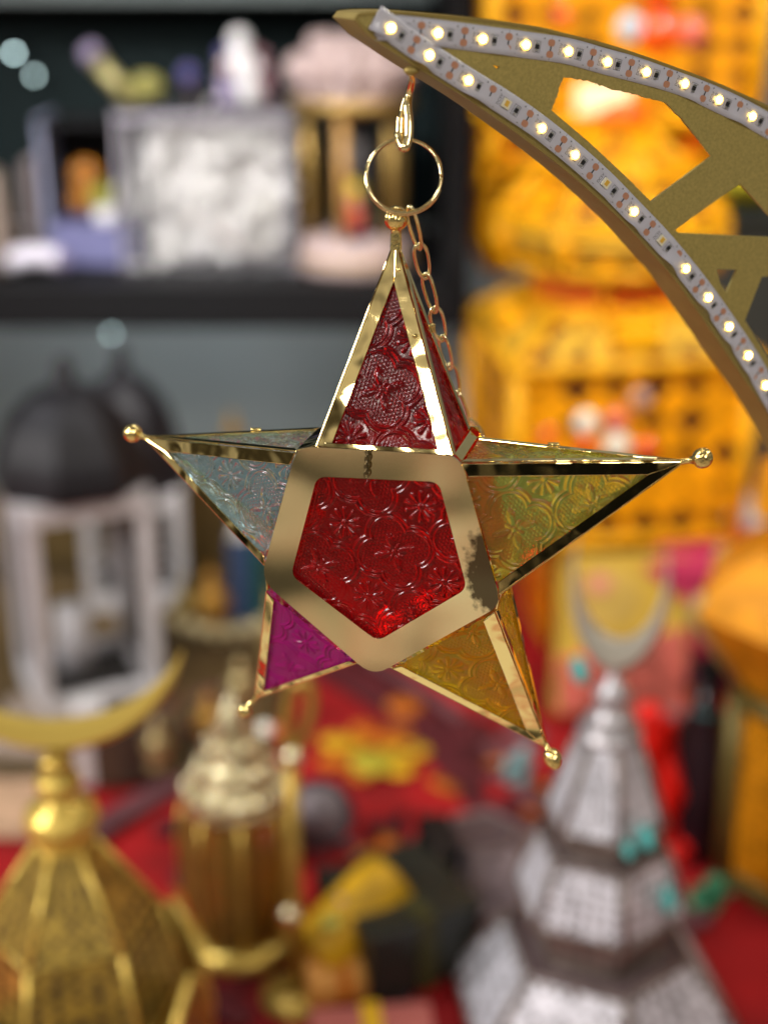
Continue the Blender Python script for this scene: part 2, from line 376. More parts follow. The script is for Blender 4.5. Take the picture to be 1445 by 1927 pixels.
cg = sum((fro(x, y, .0006) for x, y in ((597, 896), (826, 906), (879, 1107), (711, 1206), (548, 1082))), Vector())/5
gp = [cg+(fro(x, y, .0006)-cg)*1.10 for x, y in ((597, 896), (826, 906), (879, 1107), (711, 1206), (548, 1082))]
o = pane('glass_pane', [(cg, gp[(i+1) % 5], gp[i]) for i in range(5)], G['red'], 160, SN, fro(742, 1039, .0006), 1.15, (0, 0)); o['label'] = 'red embossed glass pentagon in the front plate'
bp_ = [p+BK-SN*.002 for p in gp]; cb = cg+BK-SN*.002
o = pane('glass_pane', [(cb, bp_[i], bp_[(i+1) % 5]) for i in range(5)], GB['red'], 50, -SN, cb, .8); o['label'] = 'red back glass pentagon'
filled('back_plate', [[uv(p, PM) for p in po], [uv(p, PM) for p in pi_]], .0008, Matrix.Translation(BK-SN*.0044) @ PM, GOLD, star, R0)
# ball finials on the five tips
balls = [(745, 411, 23.5), (1321, 862, 20), (1040, 1428, 17), (460, 1337, 14), (250, 815, 18)]
for k, (bx, by, br) in enumerate(balls):
    c = mid(bx, by); T = tips[k]; r = br/F*(c-EYE).dot(FWD); ax = (c-T).normalized(); L = (c-T).length
    m = MB(); dr = 1.35 if k == 2 else 1.0
    prof = [(.0012, -.008), (.0012, -.002), (.0010, L*.25)]
    if k == 0: prof = [(.0015, -.009), (.0021, -.003), (.0020, L*.1), (.0019, L*.3)]
    n0 = 14
    for i in range(n0+1):
        t = -PI/2+.42+(PI-.42)*i/n0; prof.append((max(r*math.cos(t), .00005), L+r*math.sin(t)*dr))
    m.lathe(prof, 26, T, ax); o = m.build('ball_finial', GOLDW, star, R0)
# fine chain dangling in front of the plate's upper band
m = MB(); p0 = fro(692, 846, .0042); p1 = fro(689, 897, .0042)
for i in range(7):
    c = p0.lerp(p1, (i+.5)/7); d = (p1-p0).normalized(); s_ = SN if i % 2 else d.cross(SN).normalized()
    m.tube([c+d*.00135*math.cos(a)+s_*.0008*math.sin(a) for a in np.linspace(0, 2*PI, 11)[:-1]], .00028, 6, True)
tag(m.build('latch_chain', mat('dark_brass', (.16, .12, .06), .35, .9), star, R0), kind='stuff')
# dark film gap line between top arm and plate is simply the step between them

# ------------------------------------------------------------------ crescent with LED strips
ca, cb_, cc = .00189833, -.00084643, -.00075344
def cz(px, py):
    nx, ny = (px-CX)/F, (py-CY)/F; z = 1/(ca+cb_*nx+cc*ny)/1000; return cam2w((nx*z, ny*z, z))
KN = -cdir((cb_, cc, ca)); KO = cz(1100, 200)
KU = (cz(1200, 200)-KO); KU = (KU-KN*KU.dot(KN)).normalized(); KV = KN.cross(KU).normalized()
KM = Matrix.Identity(4)
for i in range(3): KM[i][0], KM[i][1], KM[i][2], KM[i][3] = KU[i], KV[i], KN[i], KO[i]
c2 = lambda x, y: uv(cz(x, y), KM)
KW = lambda p, h=0.: KM @ Vector((p[0], p[1], h))
outer = [(668, 32), (700, 28), (760, 28), (840, 34), (924, 43), (1008, 56), (1058, 68), (1133, 87), (1200, 108), (1259, 129), (1342, 160), (1445, 206), (1500, 236), (1570, 290), (1650, 390), (1720, 520), (1760, 680), (1770, 860)]
lower = [(1600, 1120), (1545, 970), (1490, 856), (1450, 782), (1413, 727), (1378, 677), (1345, 628), (1305, 571), (1268, 519), (1231, 477), (1188, 429), (1148, 390), (1098, 344), (1040, 296), (960, 236), (880, 181), (800, 131), (740, 92), (696, 62)]
o2 = [p for p in catmull([c2(*q).to_3d() for q in outer], 4)]; l2 = [p for p in catmull([c2(*q).to_3d() for q in lower], 4)]
rj = lambda p, s: Vector((p[0]+random.uniform(-s, s), p[1]+random.uniform(-s, s)))
H = [[(1059, 144), (1085, 148), (1118, 155), (1145, 166), (1175, 173), (1215, 184), (1250, 193), (1296, 242), (1337, 294), (1223, 379), (1175, 331), (1104, 265), (1054, 223), (1037, 208), (1041, 193), (1049, 174), (1052, 156)],
     [(1390, 345), (1443, 404), (1485, 448), (1275, 438), (1268, 432)], [(1346, 506), (1384, 507), (1365, 551), (1353, 533)], [(1431, 520), (1399, 602), (1445, 676), (1520, 790), (1590, 760), (1570, 560), (1520, 520)], [(925, 122), (938, 125), (935, 131)]]
holes = []
for i, h in enumerate(H):
    pts = [c2(*q) for q in h]; out = []
    for j in range(len(pts)):
        a, b = pts[j], pts[(j+1) % len(pts)]; nn = 5 if i == 0 and j < 7 or i == 0 and j > 12 else 1
        for q in range(nn): out.append(rj(a.lerp(b, q/nn), .00035 if nn > 1 else 0))
    holes.append(out)
crescent = thing('crescent_frame', KO, 'satin gold crescent moon frame with cut-out windows and lit strips along its edges', 'crescent')
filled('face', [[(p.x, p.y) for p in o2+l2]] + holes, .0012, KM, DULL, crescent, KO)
TH = .0185
loop = o2+l2
m = MB(); N = len(loop); tip0 = len(o2)+len(l2)-1
vs = []; fs = []
for i, p in enumerate(loop):
    a = loop[i-1]; b = loop[(i+1) % N]; t = (b-a); nrm_ = Vector((t.y, -t.x, 0)).normalized()*-1
    q = p+nrm_*.0011; jig = random.uniform(-.0003, .0003)
    for (pp, h) in ((p, .0011), (q, .0011), (q, -TH+jig), (p, -TH+jig)): vs.append(KW(pp, h))
for i in range(N):
    j = (i+1) % N
    if loop[i].x > c2(1640, 380).x and i > len(o2)-2 and i < len(o2)+2: pass
    for k in range(4): fs.append((i*4+k, j*4+k, j*4+(k+1) % 4, i*4+(k+1) % 4))
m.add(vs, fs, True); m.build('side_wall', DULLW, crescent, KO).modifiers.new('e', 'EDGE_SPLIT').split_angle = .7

# LED strips
STRIP = mat('white_flex_strip', (.58, .57, .66), .38, bump=.12, bscale=500, dist=.0003, var=.05, vscale=200, coat=.2)
COPPER = mat('copper_pad', (.62, .30, .19), .4, .35); INK = mat('printed_ink', (.05, .05, .06), .6)
RESB = mat('resistor_body', (.02, .02, .022), .3); TIN = mat('solder_tin', (.75, .75, .76), .25, 1)
LEDW = mat('led_housing', (.85, .80, .62), .4); LEDON = mat('led_lit_phosphor', (1, .8, .3), .4, emit=(1, .60, .10), estr=6.0)
LEDC = mat('led_lit_core', (1, .9, .6), .4, emit=(1, .86, .48), estr=42)
LEDOFF = mat('led_unlit_phosphor', (.80, .48, .06), .3, coat=.5)
def simple(name, mb, mt):
    me = bpy.data.meshes.new(name); me.from_pydata(mb.v, [], mb.f); me.polygons.foreach_set('use_smooth', mb.sm); me.materials.append(mt); return me
mm = .001
def rect_line(m, x0, x1, y0, y1, t=.13):
    for (a, b, c, d) in ((x0, x1, y0, y0+t), (x0, x1, y1-t, y1), (x0, x0+t, y0+t, y1-t), (x1-t, x1, y0+t, y1-t)):
        m.add([(a*mm, c*mm, 0), (b*mm, c*mm, 0), (b*mm, d*mm, 0), (a*mm, d*mm, 0)], [(0, 1, 2, 3)])
# print on one unit: outlines round LED and resistor, cut line, DC5V, + and -
m = MB(); rect_line(m, -1.95, 1.95, -1.75, 1.75); rect_line(m, 3.2, 6.0, -1.9, 1.9)
m.add([(9.95*mm, -4*mm, 0), (10.07*mm, -4*mm, 0), (10.07*mm, 4*mm, 0), (9.95*mm, 4*mm, 0)], [(0, 1, 2, 3)])
for sx_ in (8.9, 11.1): m.add([((sx_-.8)*mm, 2.9*mm, 0), ((sx_-.8)*mm+.0001, 2.9*mm, 0), ((sx_-.8)*mm+.0001, 3.0*mm, 0)], [(0, 1, 2)])
for (cx_, cy_, pl) in ((7.2, 3.0, 1), (7.2, -3.1, 0), (12.9, 3.0, 1), (12.9, -3.1, 0)):
    m.add([((cx_-.4)*mm, (cy_-.08)*mm, 0), ((cx_+.4)*mm, (cy_-.08)*mm, 0), ((cx_+.4)*mm, (cy_+.08)*mm, 0), ((cx_-.4)*mm, (cy_+.08)*mm, 0)], [(0, 1, 2, 3)])
    if pl: m.add([((cx_-.08)*mm, (cy_-.4)*mm, .00001), ((cx_+.08)*mm, (cy_-.4)*mm, .00001), ((cx_+.08)*mm, (cy_+.4)*mm, .00001), ((cx_-.08)*mm, (cy_+.4)*mm, .00001)], [(0, 1, 2, 3)])
PRINT = simple('printed_marking', m, INK)
fc = bpy.data.curves.new('t', 'FONT'); fc.body = 'DC5V'; fc.size = 1.5*mm; fc.align_x = 'CENTER'; fc.align_y = 'CENTER'
to = bpy.data.objects.new('t', fc); C.objects.link(to); bpy.context.view_layer.update()
TXT = bpy.data.meshes.new_from_object(to.evaluated_get(bpy.context.evaluated_depsgraph_get())); bpy.data.objects.remove(to)
TXT.transform(Matrix.Translation((-2.9*mm, 0, 0)) @ Matrix.Rotation(PI/2, 4, 'Z')); TXT.materials.clear(); TXT.materials.append(INK); TXT.name = 'lettering'
m = MB(); m.lathe([(.00105, 0), (.00105, .00006)], 14, (8.9*mm, 0, 0), sx=1); 
def pad(y):
    m = MB(); m.v = []; 
    poly = rounded([Vector((8.7*mm, y-1.15*mm)), Vector((11.4*mm, y-1.15*mm)), Vector((11.4*mm, y+1.15*mm)), Vector((8.7*mm, y+1.15*mm))], 1.1*mm, 4)
    return m.slab([(p.x, p.y, 0) for p in poly], (0, 0, .00005))
PADA = simple('copper_pad', pad(1.9*mm), COPPER); PADB = simple('copper_pad', pad(-1.9*mm), COPPER)
JN = simple('copper_joint', MB().box((10.02*mm, 0, .00009), (.5*mm, 1.5*mm, .00006)), INK)
RES = simple('resistor', MB().box((4.6*mm, 0, .0003), (1.35*mm, 1.5*mm, .0006)), RESB)
RESE = simple('resistor_end', MB().box((4.6*mm, 1.15*mm, .00028), (1.3*mm, .6*mm, .00056)).box((4.6*mm, -1.15*mm, .00028), (1.3*mm, .6*mm, .00056)), TIN)
LB = simple('led_housing', MB().box((0, 0, .0004), (3.1*mm, 3.1*mm, .0008)), LEDW)
def disc(name, r, z, mt):
    m = MB(); m.lathe([(r, 0), (r, z)], 18); return simple(name, m, mt)
LON = disc('led_lens', .0017, .00092, LEDON); LCO = disc('led_core', .00105, .00104, LEDC)
LOF = simple('led_lens', MB().box((0, .1*mm, .00046), (1.5*mm, 2.0*mm, .00092)), LEDOFF)
def strip(name, pts, h0, label, off_idx, width, wave):
    P = [c2(*q).to_3d() for q in pts]; a = P[0]+(P[0]-P[1])*.38; b = P[-1]+(P[-1]-P[-2])*1.2
    pl = catmull([a]+P+[b], 14); root = thing(name, KW(P[0], h0), label, 'led strip', 'strips of small lamps on the crescent'); rel = KW(P[0], h0)
    vs = []; fs = []; N = len(pl); hw = width/2; s_acc = 0; lift = []
    for i, p in enumerate(pl):
        t = (pl[min(i+1, N-1)]-pl[max(i-1, 0)]).normalized(); nr = Vector((-t.y, t.x, 0))
        if i: s_acc += (p-pl[i-1]).length
        wv = wave*max(0, math.sin(2*PI*s_acc/.021+1.2*math.sin(s_acc*60)))**1.5*(.5+.5*math.sin(s_acc*41+1))
        for q, hh in ((nr*hw, 0), (nr*hw*.5, 0), (-nr*hw*.5, wv*.25), (-nr*(hw-.0002*wv/.001), wv)): vs.append(KW(p+q, h0+hh+.00025))
        for q, hh in ((nr*hw, 0), (nr*hw*.5, 0), (-nr*hw*.5, wv*.25), (-nr*(hw-.0002*wv/.001), wv)): vs.append(KW(p+q, h0+hh))
    for i in range(N-1):
        for k in range(3):
            fs.append((i*8+k, i*8+k+1, i*8+k+9, i*8+k+8)); fs.append((i*8+4+k, i*8+12+k, i*8+13+k, i*8+5+k))
        fs += [(i*8, i*8+8, i*8+12, i*8+4), (i*8+3, i*8+7, i*8+15, i*8+11)]
    fs += [(0, 4, 5, 1), (1, 5, 6, 2), (2, 6, 7, 3)]
    mb = MB(); mb.add(vs, fs, True); mb.build('tape', STRIP, root, rel)
    for i in range(len(P)):
        pa = P[i]; j = i+1 if i+1 < len(P) else i
        t = (P[min(i+1, len(P)-1)]-P[max(i-1, 0)]).normalized(); ang = math.atan2(t.y, t.x)
        nxt = (P[i+1] if i+1 < len(P) else b); t2 = (nxt-pa).normalized(); ang2 = math.atan2(t2.y, t2.x)
        def put(nm, me, an, dz):
            o = link(nm, me, root); L = Matrix.Translation(KO) @ KM.to_3x3().to_4x4() @ Matrix.Translation((pa.x, pa.y, h0+.00025+dz)) @ Matrix.Rotation(an, 4, 'Z')
            o.matrix_parent_inverse = Matrix.Translation(-rel); o.matrix_basis = L; return o
        hs = put('led', LB, ang, .00002)
        for nm, me in ((('led_lens', LON), ('led_core', LCO)) if i not in off_idx else (('led_lens', LOF),)):
            q = link(nm, me, hs)
        put('printed_marking', PRINT, ang2, .00003); put('lettering', TXT, ang2, .00003)
        put('copper_pad', PADA, ang2, .00002); put('copper_pad', PADB, ang2, .00002); put('copper_joint', JN, ang2, .00002)
        r = put('resistor', RES, ang2, .00003); put('resistor_end', RESE, ang2, .00003)
    return root
lo = [(730, 52), (802, 103), (875, 150), (947, 194), (1013, 240), (1075, 290), (1134, 343), (1186, 396), (1238, 450), (1283, 503), (1325, 557), (1364, 612), (1400, 666), (1433, 722), (1464, 779)]
up = [(737, 53), (820, 62), (904, 73), (985, 84), (1065, 96), (1138, 116), (1211, 135), (1283, 157), (1347, 187), (1410, 218), (1470, 253)]
strip('led_strip', up, .0007, 'white strip of lit lamps along the upper outer edge of the gold crescent', (0,), .0086, .0012)
strip('led_strip', lo, .0016, 'white lamp strip with three unlit lamps along the lower edge of the gold crescent', (3, 6, 8), .0082, .0022)

# ------------------------------------------------------------------ clasp, ring, chain
def at_d(px, py, d): return cam2w(((px-CX)/F*d, (py-CY)/F*d, d))
D0 = .487
cl = thing('lobster_clasp', at_d(765, 280, D0), 'small gold spring clasp hooked under the crescent tip', 'clasp'); rel = cl.location.copy()
eye_ = [at_d(774, 128, .474), at_d(777, 140, .478), at_d(773, 155, D0)]
hook = [at_d(x, y, D0+dz) for x, y, dz in ((772, 138, -.012), (775, 150, -.006), (770, 175, 0), (767, 200, 0), (769, 230, 0), (768, 258, 0), (762, 277, 0), (754, 270, .001), (750, 250, .002))]
MB().tube(catmull(hook, 6), .0012, 12, rs=[.0010+.0007*min(1, i/24) for i in range(len(catmull(hook, 6)))]).build('hook', RINGM, cl, rel)
MB().tube(catmull([at_d(752, 262, D0+.002), at_d(752, 240, D0+.002), at_d(753, 222, D0+.002)], 5), .00165, 12).build('sleeve', RINGM, cl, rel)
MB().tube(catmull([at_d(753, 224, D0+.003), at_d(757, 205, D0+.003), at_d(762, 185, D0+.002)], 5), .0008, 10).build('gate', RINGM, cl, rel)
MB().sphere(at_d(774, 133, .474), .0022, 14, (1.2, .6, .7)).build('eyelet', DULLW, cl, rel)
rc = at_d(760, 331, D0)
rg = thing('split_ring', rc, 'thin gold split ring between the clasp and the star', 'ring')
rx = RT; rz_ = (UP*.97+FWD*.1).normalized(); rad = 70/F*D0
for dz, r_, off in ((0, .00062, 0), (.0011, .0006, .0004)):
    pts = [rx*(rad+off)*math.cos(a)+rz_*(rad*1.02+off)*math.sin(a)+FWD*(dz+.004*math.cos(a)*0) for a in np.linspace(.3*(dz > 0), 2*PI-(.35 if dz > 0 else .02), 90)]
    MB().tube(pts, r_, 8).build('coil', RINGM, rg)
CHM = shine('yellow_gold_link', (1, .90, .55), .2, .3, 300, .0006)
chain = thing('suspension_chain', at_d(775, 400, .49), 'slender gold link chain from the ring down behind the top point of the star', 'chain'); rel = chain.location.copy()
cpts = [(770, 394, .487), (789, 464, .500), (800, 520, .512), (818, 583, .522), (831, 637, .532), (846, 690, .540), (857, 742, .546), (876, 795, .552), (903, 822, .556)]
for i in range(len(cpts)-1):
    p = at_d(*cpts[i]); q = at_d(*cpts[i+1]); d = (q-p); L = d.length*.5+.0012; d.normalize(); mid_ = (p+q)/2
    s0 = d.cross(FWD).normalized(); a0 = .35 if i % 2 else -.9; s_ = (s0*math.cos(a0)+FWD*math.sin(a0)).normalized()
    hw = .0026 if i else .0022
    pts = []
    for a in np.linspace(0, 2*PI, 25)[:-1]:
        ca_, sa_ = math.cos(a), math.sin(a); pts.append(mid_+d*L*math.copysign(abs(ca_)**.75, ca_)+s_*hw*sa_*(1-.18*ca_))
    MB().tube(pts, .00068, 8, True).build('link', CHM, chain, rel)


# ================================================================== BACKGROUND
# table under a red cloth
M = mat
CLOTH = M('red_cotton_cloth', (.36, .004, .006), .8, var=.5, vscale=9, bump=.3, bscale=300, dist=.001)
tb = thing('display_table', (0, 1.2, 0), 'wide display table under a red patterned cloth', 'table')
MB().box((0, 0, TZ-.03), (3.2, 1.30, .05)).build('table_top', M('dark_wood', (.05, .03, .02), .5), tb, bevel=.004)
for sx_ in (-1, 1):
    for sy_ in (-1, 1): MB().box((sx_*1.5, sy_*.58, (TZ-.055)/2), (.06, .06, TZ-.055)).build('leg', MATS['dark_wood'], tb)
def sheet(x0, x1, y0, y1, z, nx, ny, amp):
    vs = []; fs = []
    for j in range(ny+1):
        for i in range(nx+1):
            x = x0+(x1-x0)*i/nx; y = y0+(y1-y0)*j/ny
            vs.append((x, y, z+amp*(math.sin(7*x+3*y)*math.sin(9*y-2*x)+.5*math.sin(23*x-11*y))))
    for j in range(ny):
        for i in range(nx): a = j*(nx+1)+i; fs.append((a, a+1, a+nx+2, a+nx+1))
    return MB().add(vs, fs, True)
tc_ = tag(sheet(-1.6, 1.6, .56, 1.84, TZ+.006, 90, 50, .003).build('tablecloth', CLOTH, solid=.002), 'red cotton tablecloth with appliqued flowers spread over the display table', 'tablecloth')
def patch(px, py, r, col, name, ang=0, sx=1, sy=1, n=20, z=.0135, par=None):
    c = onz(px, py, TZ+z); m = MB(); m.lathe([(r, 0), (r*.97, .002)], n, (0, 0, 0), sx=sx, sy=sy)
    R_ = Matrix.Rotation(ang, 3, 'Z'); m.v = [tuple(R_ @ Vector(v)+c) for v in m.v]
    return m.build(name, col, par if par is not None else tc_)
ORG = M('orange_cotton', (.55, .14, .004), .8, var=.3, vscale=20); YEL = M('yellow_cotton', (.75, .42, .01), .8, var=.15, vscale=20)
BURG = M('burgundy_cotton', (.10, .007, .012), .8, var=.5, vscale=14); MAUV = M('mauve_cotton', (.16, .055, .065), .8, var=.4, vscale=20)
for i in range(7):
    a = i*2*PI/7; c = onz(700, 1435, TZ)
    d = Vector((math.cos(a), math.sin(a), 0))*.036
    m = MB(); m.lathe([(.022, .0135), (.021, .0155)], 16, (0, 0, 0), sx=1.2, sy=.8)
    R_ = Matrix.Rotation(a, 3, 'Z'); m.v = [tuple(R_ @ Vector(v)+c+d) for v in m.v]; m.build('petal', ORG if i % 3 else YEL, tc_)
patch(700, 1435, .024, M('olive_yellow_cotton', (.5, .42, .03), .8), 'flower_centre', z=.0165)
for (px, py, r, mt) in ((640, 1690, .02, ORG), (420, 1640, .02, CLOTH), (880, 1380, .03, BURG), (760, 1330, .02, ORG), (985, 1385, .025, MAUV)): patch(px, py, r, mt, 'applique_dot', z=.0135)
random.seed(21)
PTM = [BURG, BURG, MAUV, ORG, M('deep_red_cotton', (.10, .001, .002), .85), M('plum_black_cotton', (.03, .006, .012), .85)]
for i in range(110):
    px, py = random.uniform(180, 1320), random.uniform(1240, 1900); r_ = random.uniform(.009, .026)
    patch(px, py, r_, random.choice(PTM), 'applique_patch', random.uniform(0, 3), random.uniform(.8, 1.6), random.uniform(.4, .8), random.choice((4, 4, 6, 12)), z=.0118+.00002*i)
def band(pts, w, mt, name, z=.0105):
    P = [onz(x, y, TZ+z) for x, y in pts]; P = catmull(P, 6); vs = []; fs = []
    for i, p in enumerate(P):
        t = (P[min(i+1, len(P)-1)]-P[max(i-1, 0)]).normalized(); nr = Vector((-t.y, t.x, 0))
        vs += [p+nr*w/2, p-nr*w/2]
    for i in range(len(P)-1): fs.append((2*i, 2*i+1, 2*i+3, 2*i+2))
    return MB().add(vs, fs, True).build(name, mt, tc_, solid=.0015)
band([(560, 1215), (720, 1290), (860, 1400), (960, 1520), (1020, 1640)], .085, BURG, 'cloth_band')
band([(700, 1240), (830, 1320), (950, 1430), (1010, 1530)], .018, MAUV, 'cloth_band', z=.0145)
band([(150, 1585), (230, 1530), (320, 1480), (420, 1440)], .03, MAUV, 'cloth_band', z=.0145)

# wall cabinet (black) with its shelf
BLK = M('black_lacquer', (.008, .008, .009), .6, spec=.15); DKT = M('dark_teal_panel', (.008, .014, .015), .7, spec=.12)
yf, yb = 1.72, 2.12
zs = V(500, 538, yf).z                    # top of shelf at its front edge
zb = V(500, 620, yf).z
xr = V(888, 300, yf).x; xl = -1.05
cabn = thing('display_cabinet', (0, yb, zb), 'black wall cabinet with a glass-backed shelf of gifts', 'cabinet'); rel = cabn.location.copy()
MB().box(((xl+xr)/2, (yf+yb)/2, (zs+zb)/2), (xr-xl, yb-yf, zs-zb)).build('shelf_board', BLK, cabn, rel, bevel=.002)
MB().box(((xl+xr)/2, yb-.01, zs+.40), (xr-xl-.01, .02, .78)).build('back_panel', DKT, cabn, rel)
MB().box((xr-.015, (yf+yb)/2-.003, zs+.42), (.03, yb-yf-.006, .84)).build('side_panel', BLK, cabn, rel, bevel=.002)
MB().box((xl-.015, (yf+yb)/2-.003, zs+.42), (.03, yb-yf-.006, .84)).build('side_panel', BLK, cabn, rel, bevel=.002)
zt = V(500, 10, 2.0).z
MB().box(((xl+xr)/2-.015, 2.04, zt+.012), (xr-xl-.05, .11, .016)).build('upper_shelf', M('frosted_glass_edge', (.10, .12, .12), .5), cabn, rel, bevel=.002)
MB().box(((xl+xr)/2, (yf+yb)/2, zs+.85), (xr-xl, yb-yf, .02)).build('top_board', BLK, cabn, rel)
# glowing beads painting the lamp glints mirrored in the cabinet glass
for i, (px, py, e) in enumerate(((27, 100, 17), (65, 142, 9))):
    p = V(px, py, 2.05); t = thing('spot_lamp', p, ('brighter upper' if i == 0 else 'dimmer lower')+' tiny pale blue lamp in the dark cabinet corner', 'lamp', 'tiny lamps in the cabinet')
    MB().sphere((0, 0, 0), .0032, 12).build('bulb', M('cool_bulb%d' % i, (.8, .9, .9), .3, emit=(.62, .85, .85), estr=e), t)
    MB().tube([(0, .005, 0), (0, .055, 0)], .004, 8).build('stem', BLK, t)
p = V(210, 628, 2.3); t = thing('spot_lamp', p, 'tiny pale lamp on the grey wall just under the black shelf', 'lamp')  # one more bead glowing in place of a mirrored lamp glint
MB().sphere((0, 0, 0), .0032, 12).build('bulb', MATS['cool_bulb1'], t); MB().tube([(0, .004, 0), (0, .055, 0)], .004, 8).build('stem', BLK, t)

area('shelf_lamp', (-.35, 1.95, zb-.01), (-.35, 2.2, .9), .5, 1.6, (.88, .95, 1), 'RECTANGLE', .05)  # fill light added under the shelf to lift the wall behind
# brown runner under the white lanterns
rn = sheet(-.95, V(530, 1300, 1.4).x, 1.26, 1.80, TZ+.0125, 24, 16, .001).build('table_runner', M('bronze_brown_cloth', (.12, .075, .028), .7, var=.5, vscale=12), solid=.0015)
tag(rn, 'bronze brown runner under the white lanterns', 'runner')
# acrylic box of white roses on the shelf
def onshelf(px, Y): q = V(px, 500, Y); return Vector((q.x, Y, zs))
def clear(name, col, haze):
    m = bpy.data.materials.new(name); m.use_nodes = True; nt = m.node_tree; N = nt.nodes; N.clear(); out = N.new('ShaderNodeOutputMaterial')
    tr = N.new('ShaderNodeBsdfTransparent'); tr.inputs[0].default_value = (*col, 1); df = N.new('ShaderNodeBsdfDiffuse'); df.inputs[0].default_value = (.75, .73, .8, 1)
    gl = N.new('ShaderNodeBsdfGlossy'); gl.inputs['Roughness'].default_value = .05; fr = N.new('ShaderNodeFresnel'); fr.inputs[0].default_value = 1.4
    a = N.new('ShaderNodeMixShader'); a.inputs[0].default_value = haze; nt.links.new(tr.outputs[0], a.inputs[1]); nt.links.new(df.outputs[0], a.inputs[2])
    b = N.new('ShaderNodeMixShader'); nt.links.new(fr.outputs[0], b.inputs[0]); nt.links.new(a.outputs[0], b.inputs[1]); nt.links.new(gl.outputs[0], b.inputs[2]); nt.links.new(b.outputs[0], out.inputs[0]); return m
ACR = clear('clear_acrylic', (.97, .97, .98), .05)
yb0 = 1.80
q0, q1 = onshelf(236, yb0), onshelf(552, yb0); wbx = q1.x-q0.x; hbx = V(400, 212, yb0).z-zs
ab = thing('acrylic_box', (q0+q1)/2+Vector((0, .1, .001)), 'clear acrylic box packed with white roses on the shelf', 'box'); 
for nm, c, d in (('front_panel', (0, -.1, hbx/2), (wbx, .003, hbx)), ('rear_panel', (0, .1, hbx/2), (wbx, .003, hbx)), ('side_panel', (-wbx/2, 0, hbx/2), (.003, .195, hbx)), ('side_panel', (wbx/2, 0, hbx/2), (.003, .195, hbx)), ('lid', (0, 0, hbx+.003), (wbx+.006, .206, .005)), ('base', (0, 0, .003), (wbx-.006, .194, .005))):
    MB().box(c, d).build(nm, ACR, ab)
EDG = M('polished_acrylic_edge', (.30, .28, .33), .3)
for (x, y) in ((-1, -1), (1, -1)): MB().box((x*wbx/2, y*.1018, hbx/2), (.004, .004, hbx)).build('edge', EDG, ab)
MB().box((0, -.1045, hbx-.006), (wbx, .003, .007)).build('edge', EDG, ab)
ROSE = M('ivory_petals', (.88, .86, .80), .6, var=.08, vscale=30); ROSE2 = M('blush_petals', (.70, .58, .52), .6)
def rose(loc, r, mt, label):
    t = thing('white_rose', loc, label, 'flower', 'white roses in the acrylic box'); t.rotation_euler = (random.uniform(-1.2, -.3), random.uniform(-.5, .5), random.uniform(0, 6))
    for ring, (rr, n, tilt) in enumerate(((.25, 3, .1), (.55, 5, .5), (.9, 6, .95))):
        for k in range(n):
            a = 2*PI*k/n+ring*.5; m = MB(); vs = []; fs = []
            for i in range(4):
                for j in range(5):
                    u = (j-2)/2*.8; v = i/3; R2 = r*(rr*.55+.45*rr*v*(.6+tilt)); z = r*(.15+.75*v*(1-.45*tilt))-.25*r*v*v*tilt
                    aa = a+u*(1.1-.25*ring)*(1-.3*v*v); vs.append((R2*math.cos(aa), R2*math.sin(aa), z-(u*u)*.12*r*v))
            for i in range(3):
                for j in range(4): b_ = i*5+j; fs.append((b_, b_+1, b_+6, b_+5))
            m.add(vs, fs, True).build('petal', mt, t, solid=.0012)
    MB().lathe([(.02*r, -.5*r), (.3*r, 0), (.35*r, .25*r)], 8).build('calyx', M('calyx_green', (.10, .16, .05), .7), t)
rows = [(.84, (.2, .42, .66, .87)), (.58, (.12, .32, .55, .78)), (.34, (.2, .45, .67, .88)), (.13, (.12, .34, .58, .82))]
nm_r = ['top', 'second', 'third', 'bottom']; nm_c = ['first', 'second', 'third', 'fourth']
for ri, (fz, xs) in enumerate(rows):
    for ci, fx in enumerate(xs):
        if ri == 0 and ci == 0: fz_ = fz-.06
        else: fz_ = fz
        lx = ab.location+Vector(((fx-.5)*wbx*.9, -.040+random.uniform(-.006, .008), fz_*hbx-.01))
        rose(lx, .047+random.uniform(-.003, .004), ROSE2 if (ri == 3 and ci in (1, 2)) else ROSE, '%s white rose of the %s row in the acrylic box' % (nm_c[ci], nm_r[ri]))
m = MB(); vs = []; fs = []
for j in range(13):
    for i in range(21):
        u_, v_ = i/20, j/12; vs.append(((u_-.5)*wbx*.96, .0+.018*math.sin(u_*23+v_*9)*math.cos(v_*17-u_*5)-.052, .006+v_*hbx*(.86+.06*math.sin(u_*14))))
for j in range(12):
    for i in range(20): b_ = j*21+i; fs.append((b_, b_+1, b_+22, b_+21))
tg = m.add(vs, fs, True).build('cotton_filling', M('white_cotton', (.88, .86, .82), .9, bump=.6, bscale=90, dist=.006), ab, solid=.012)
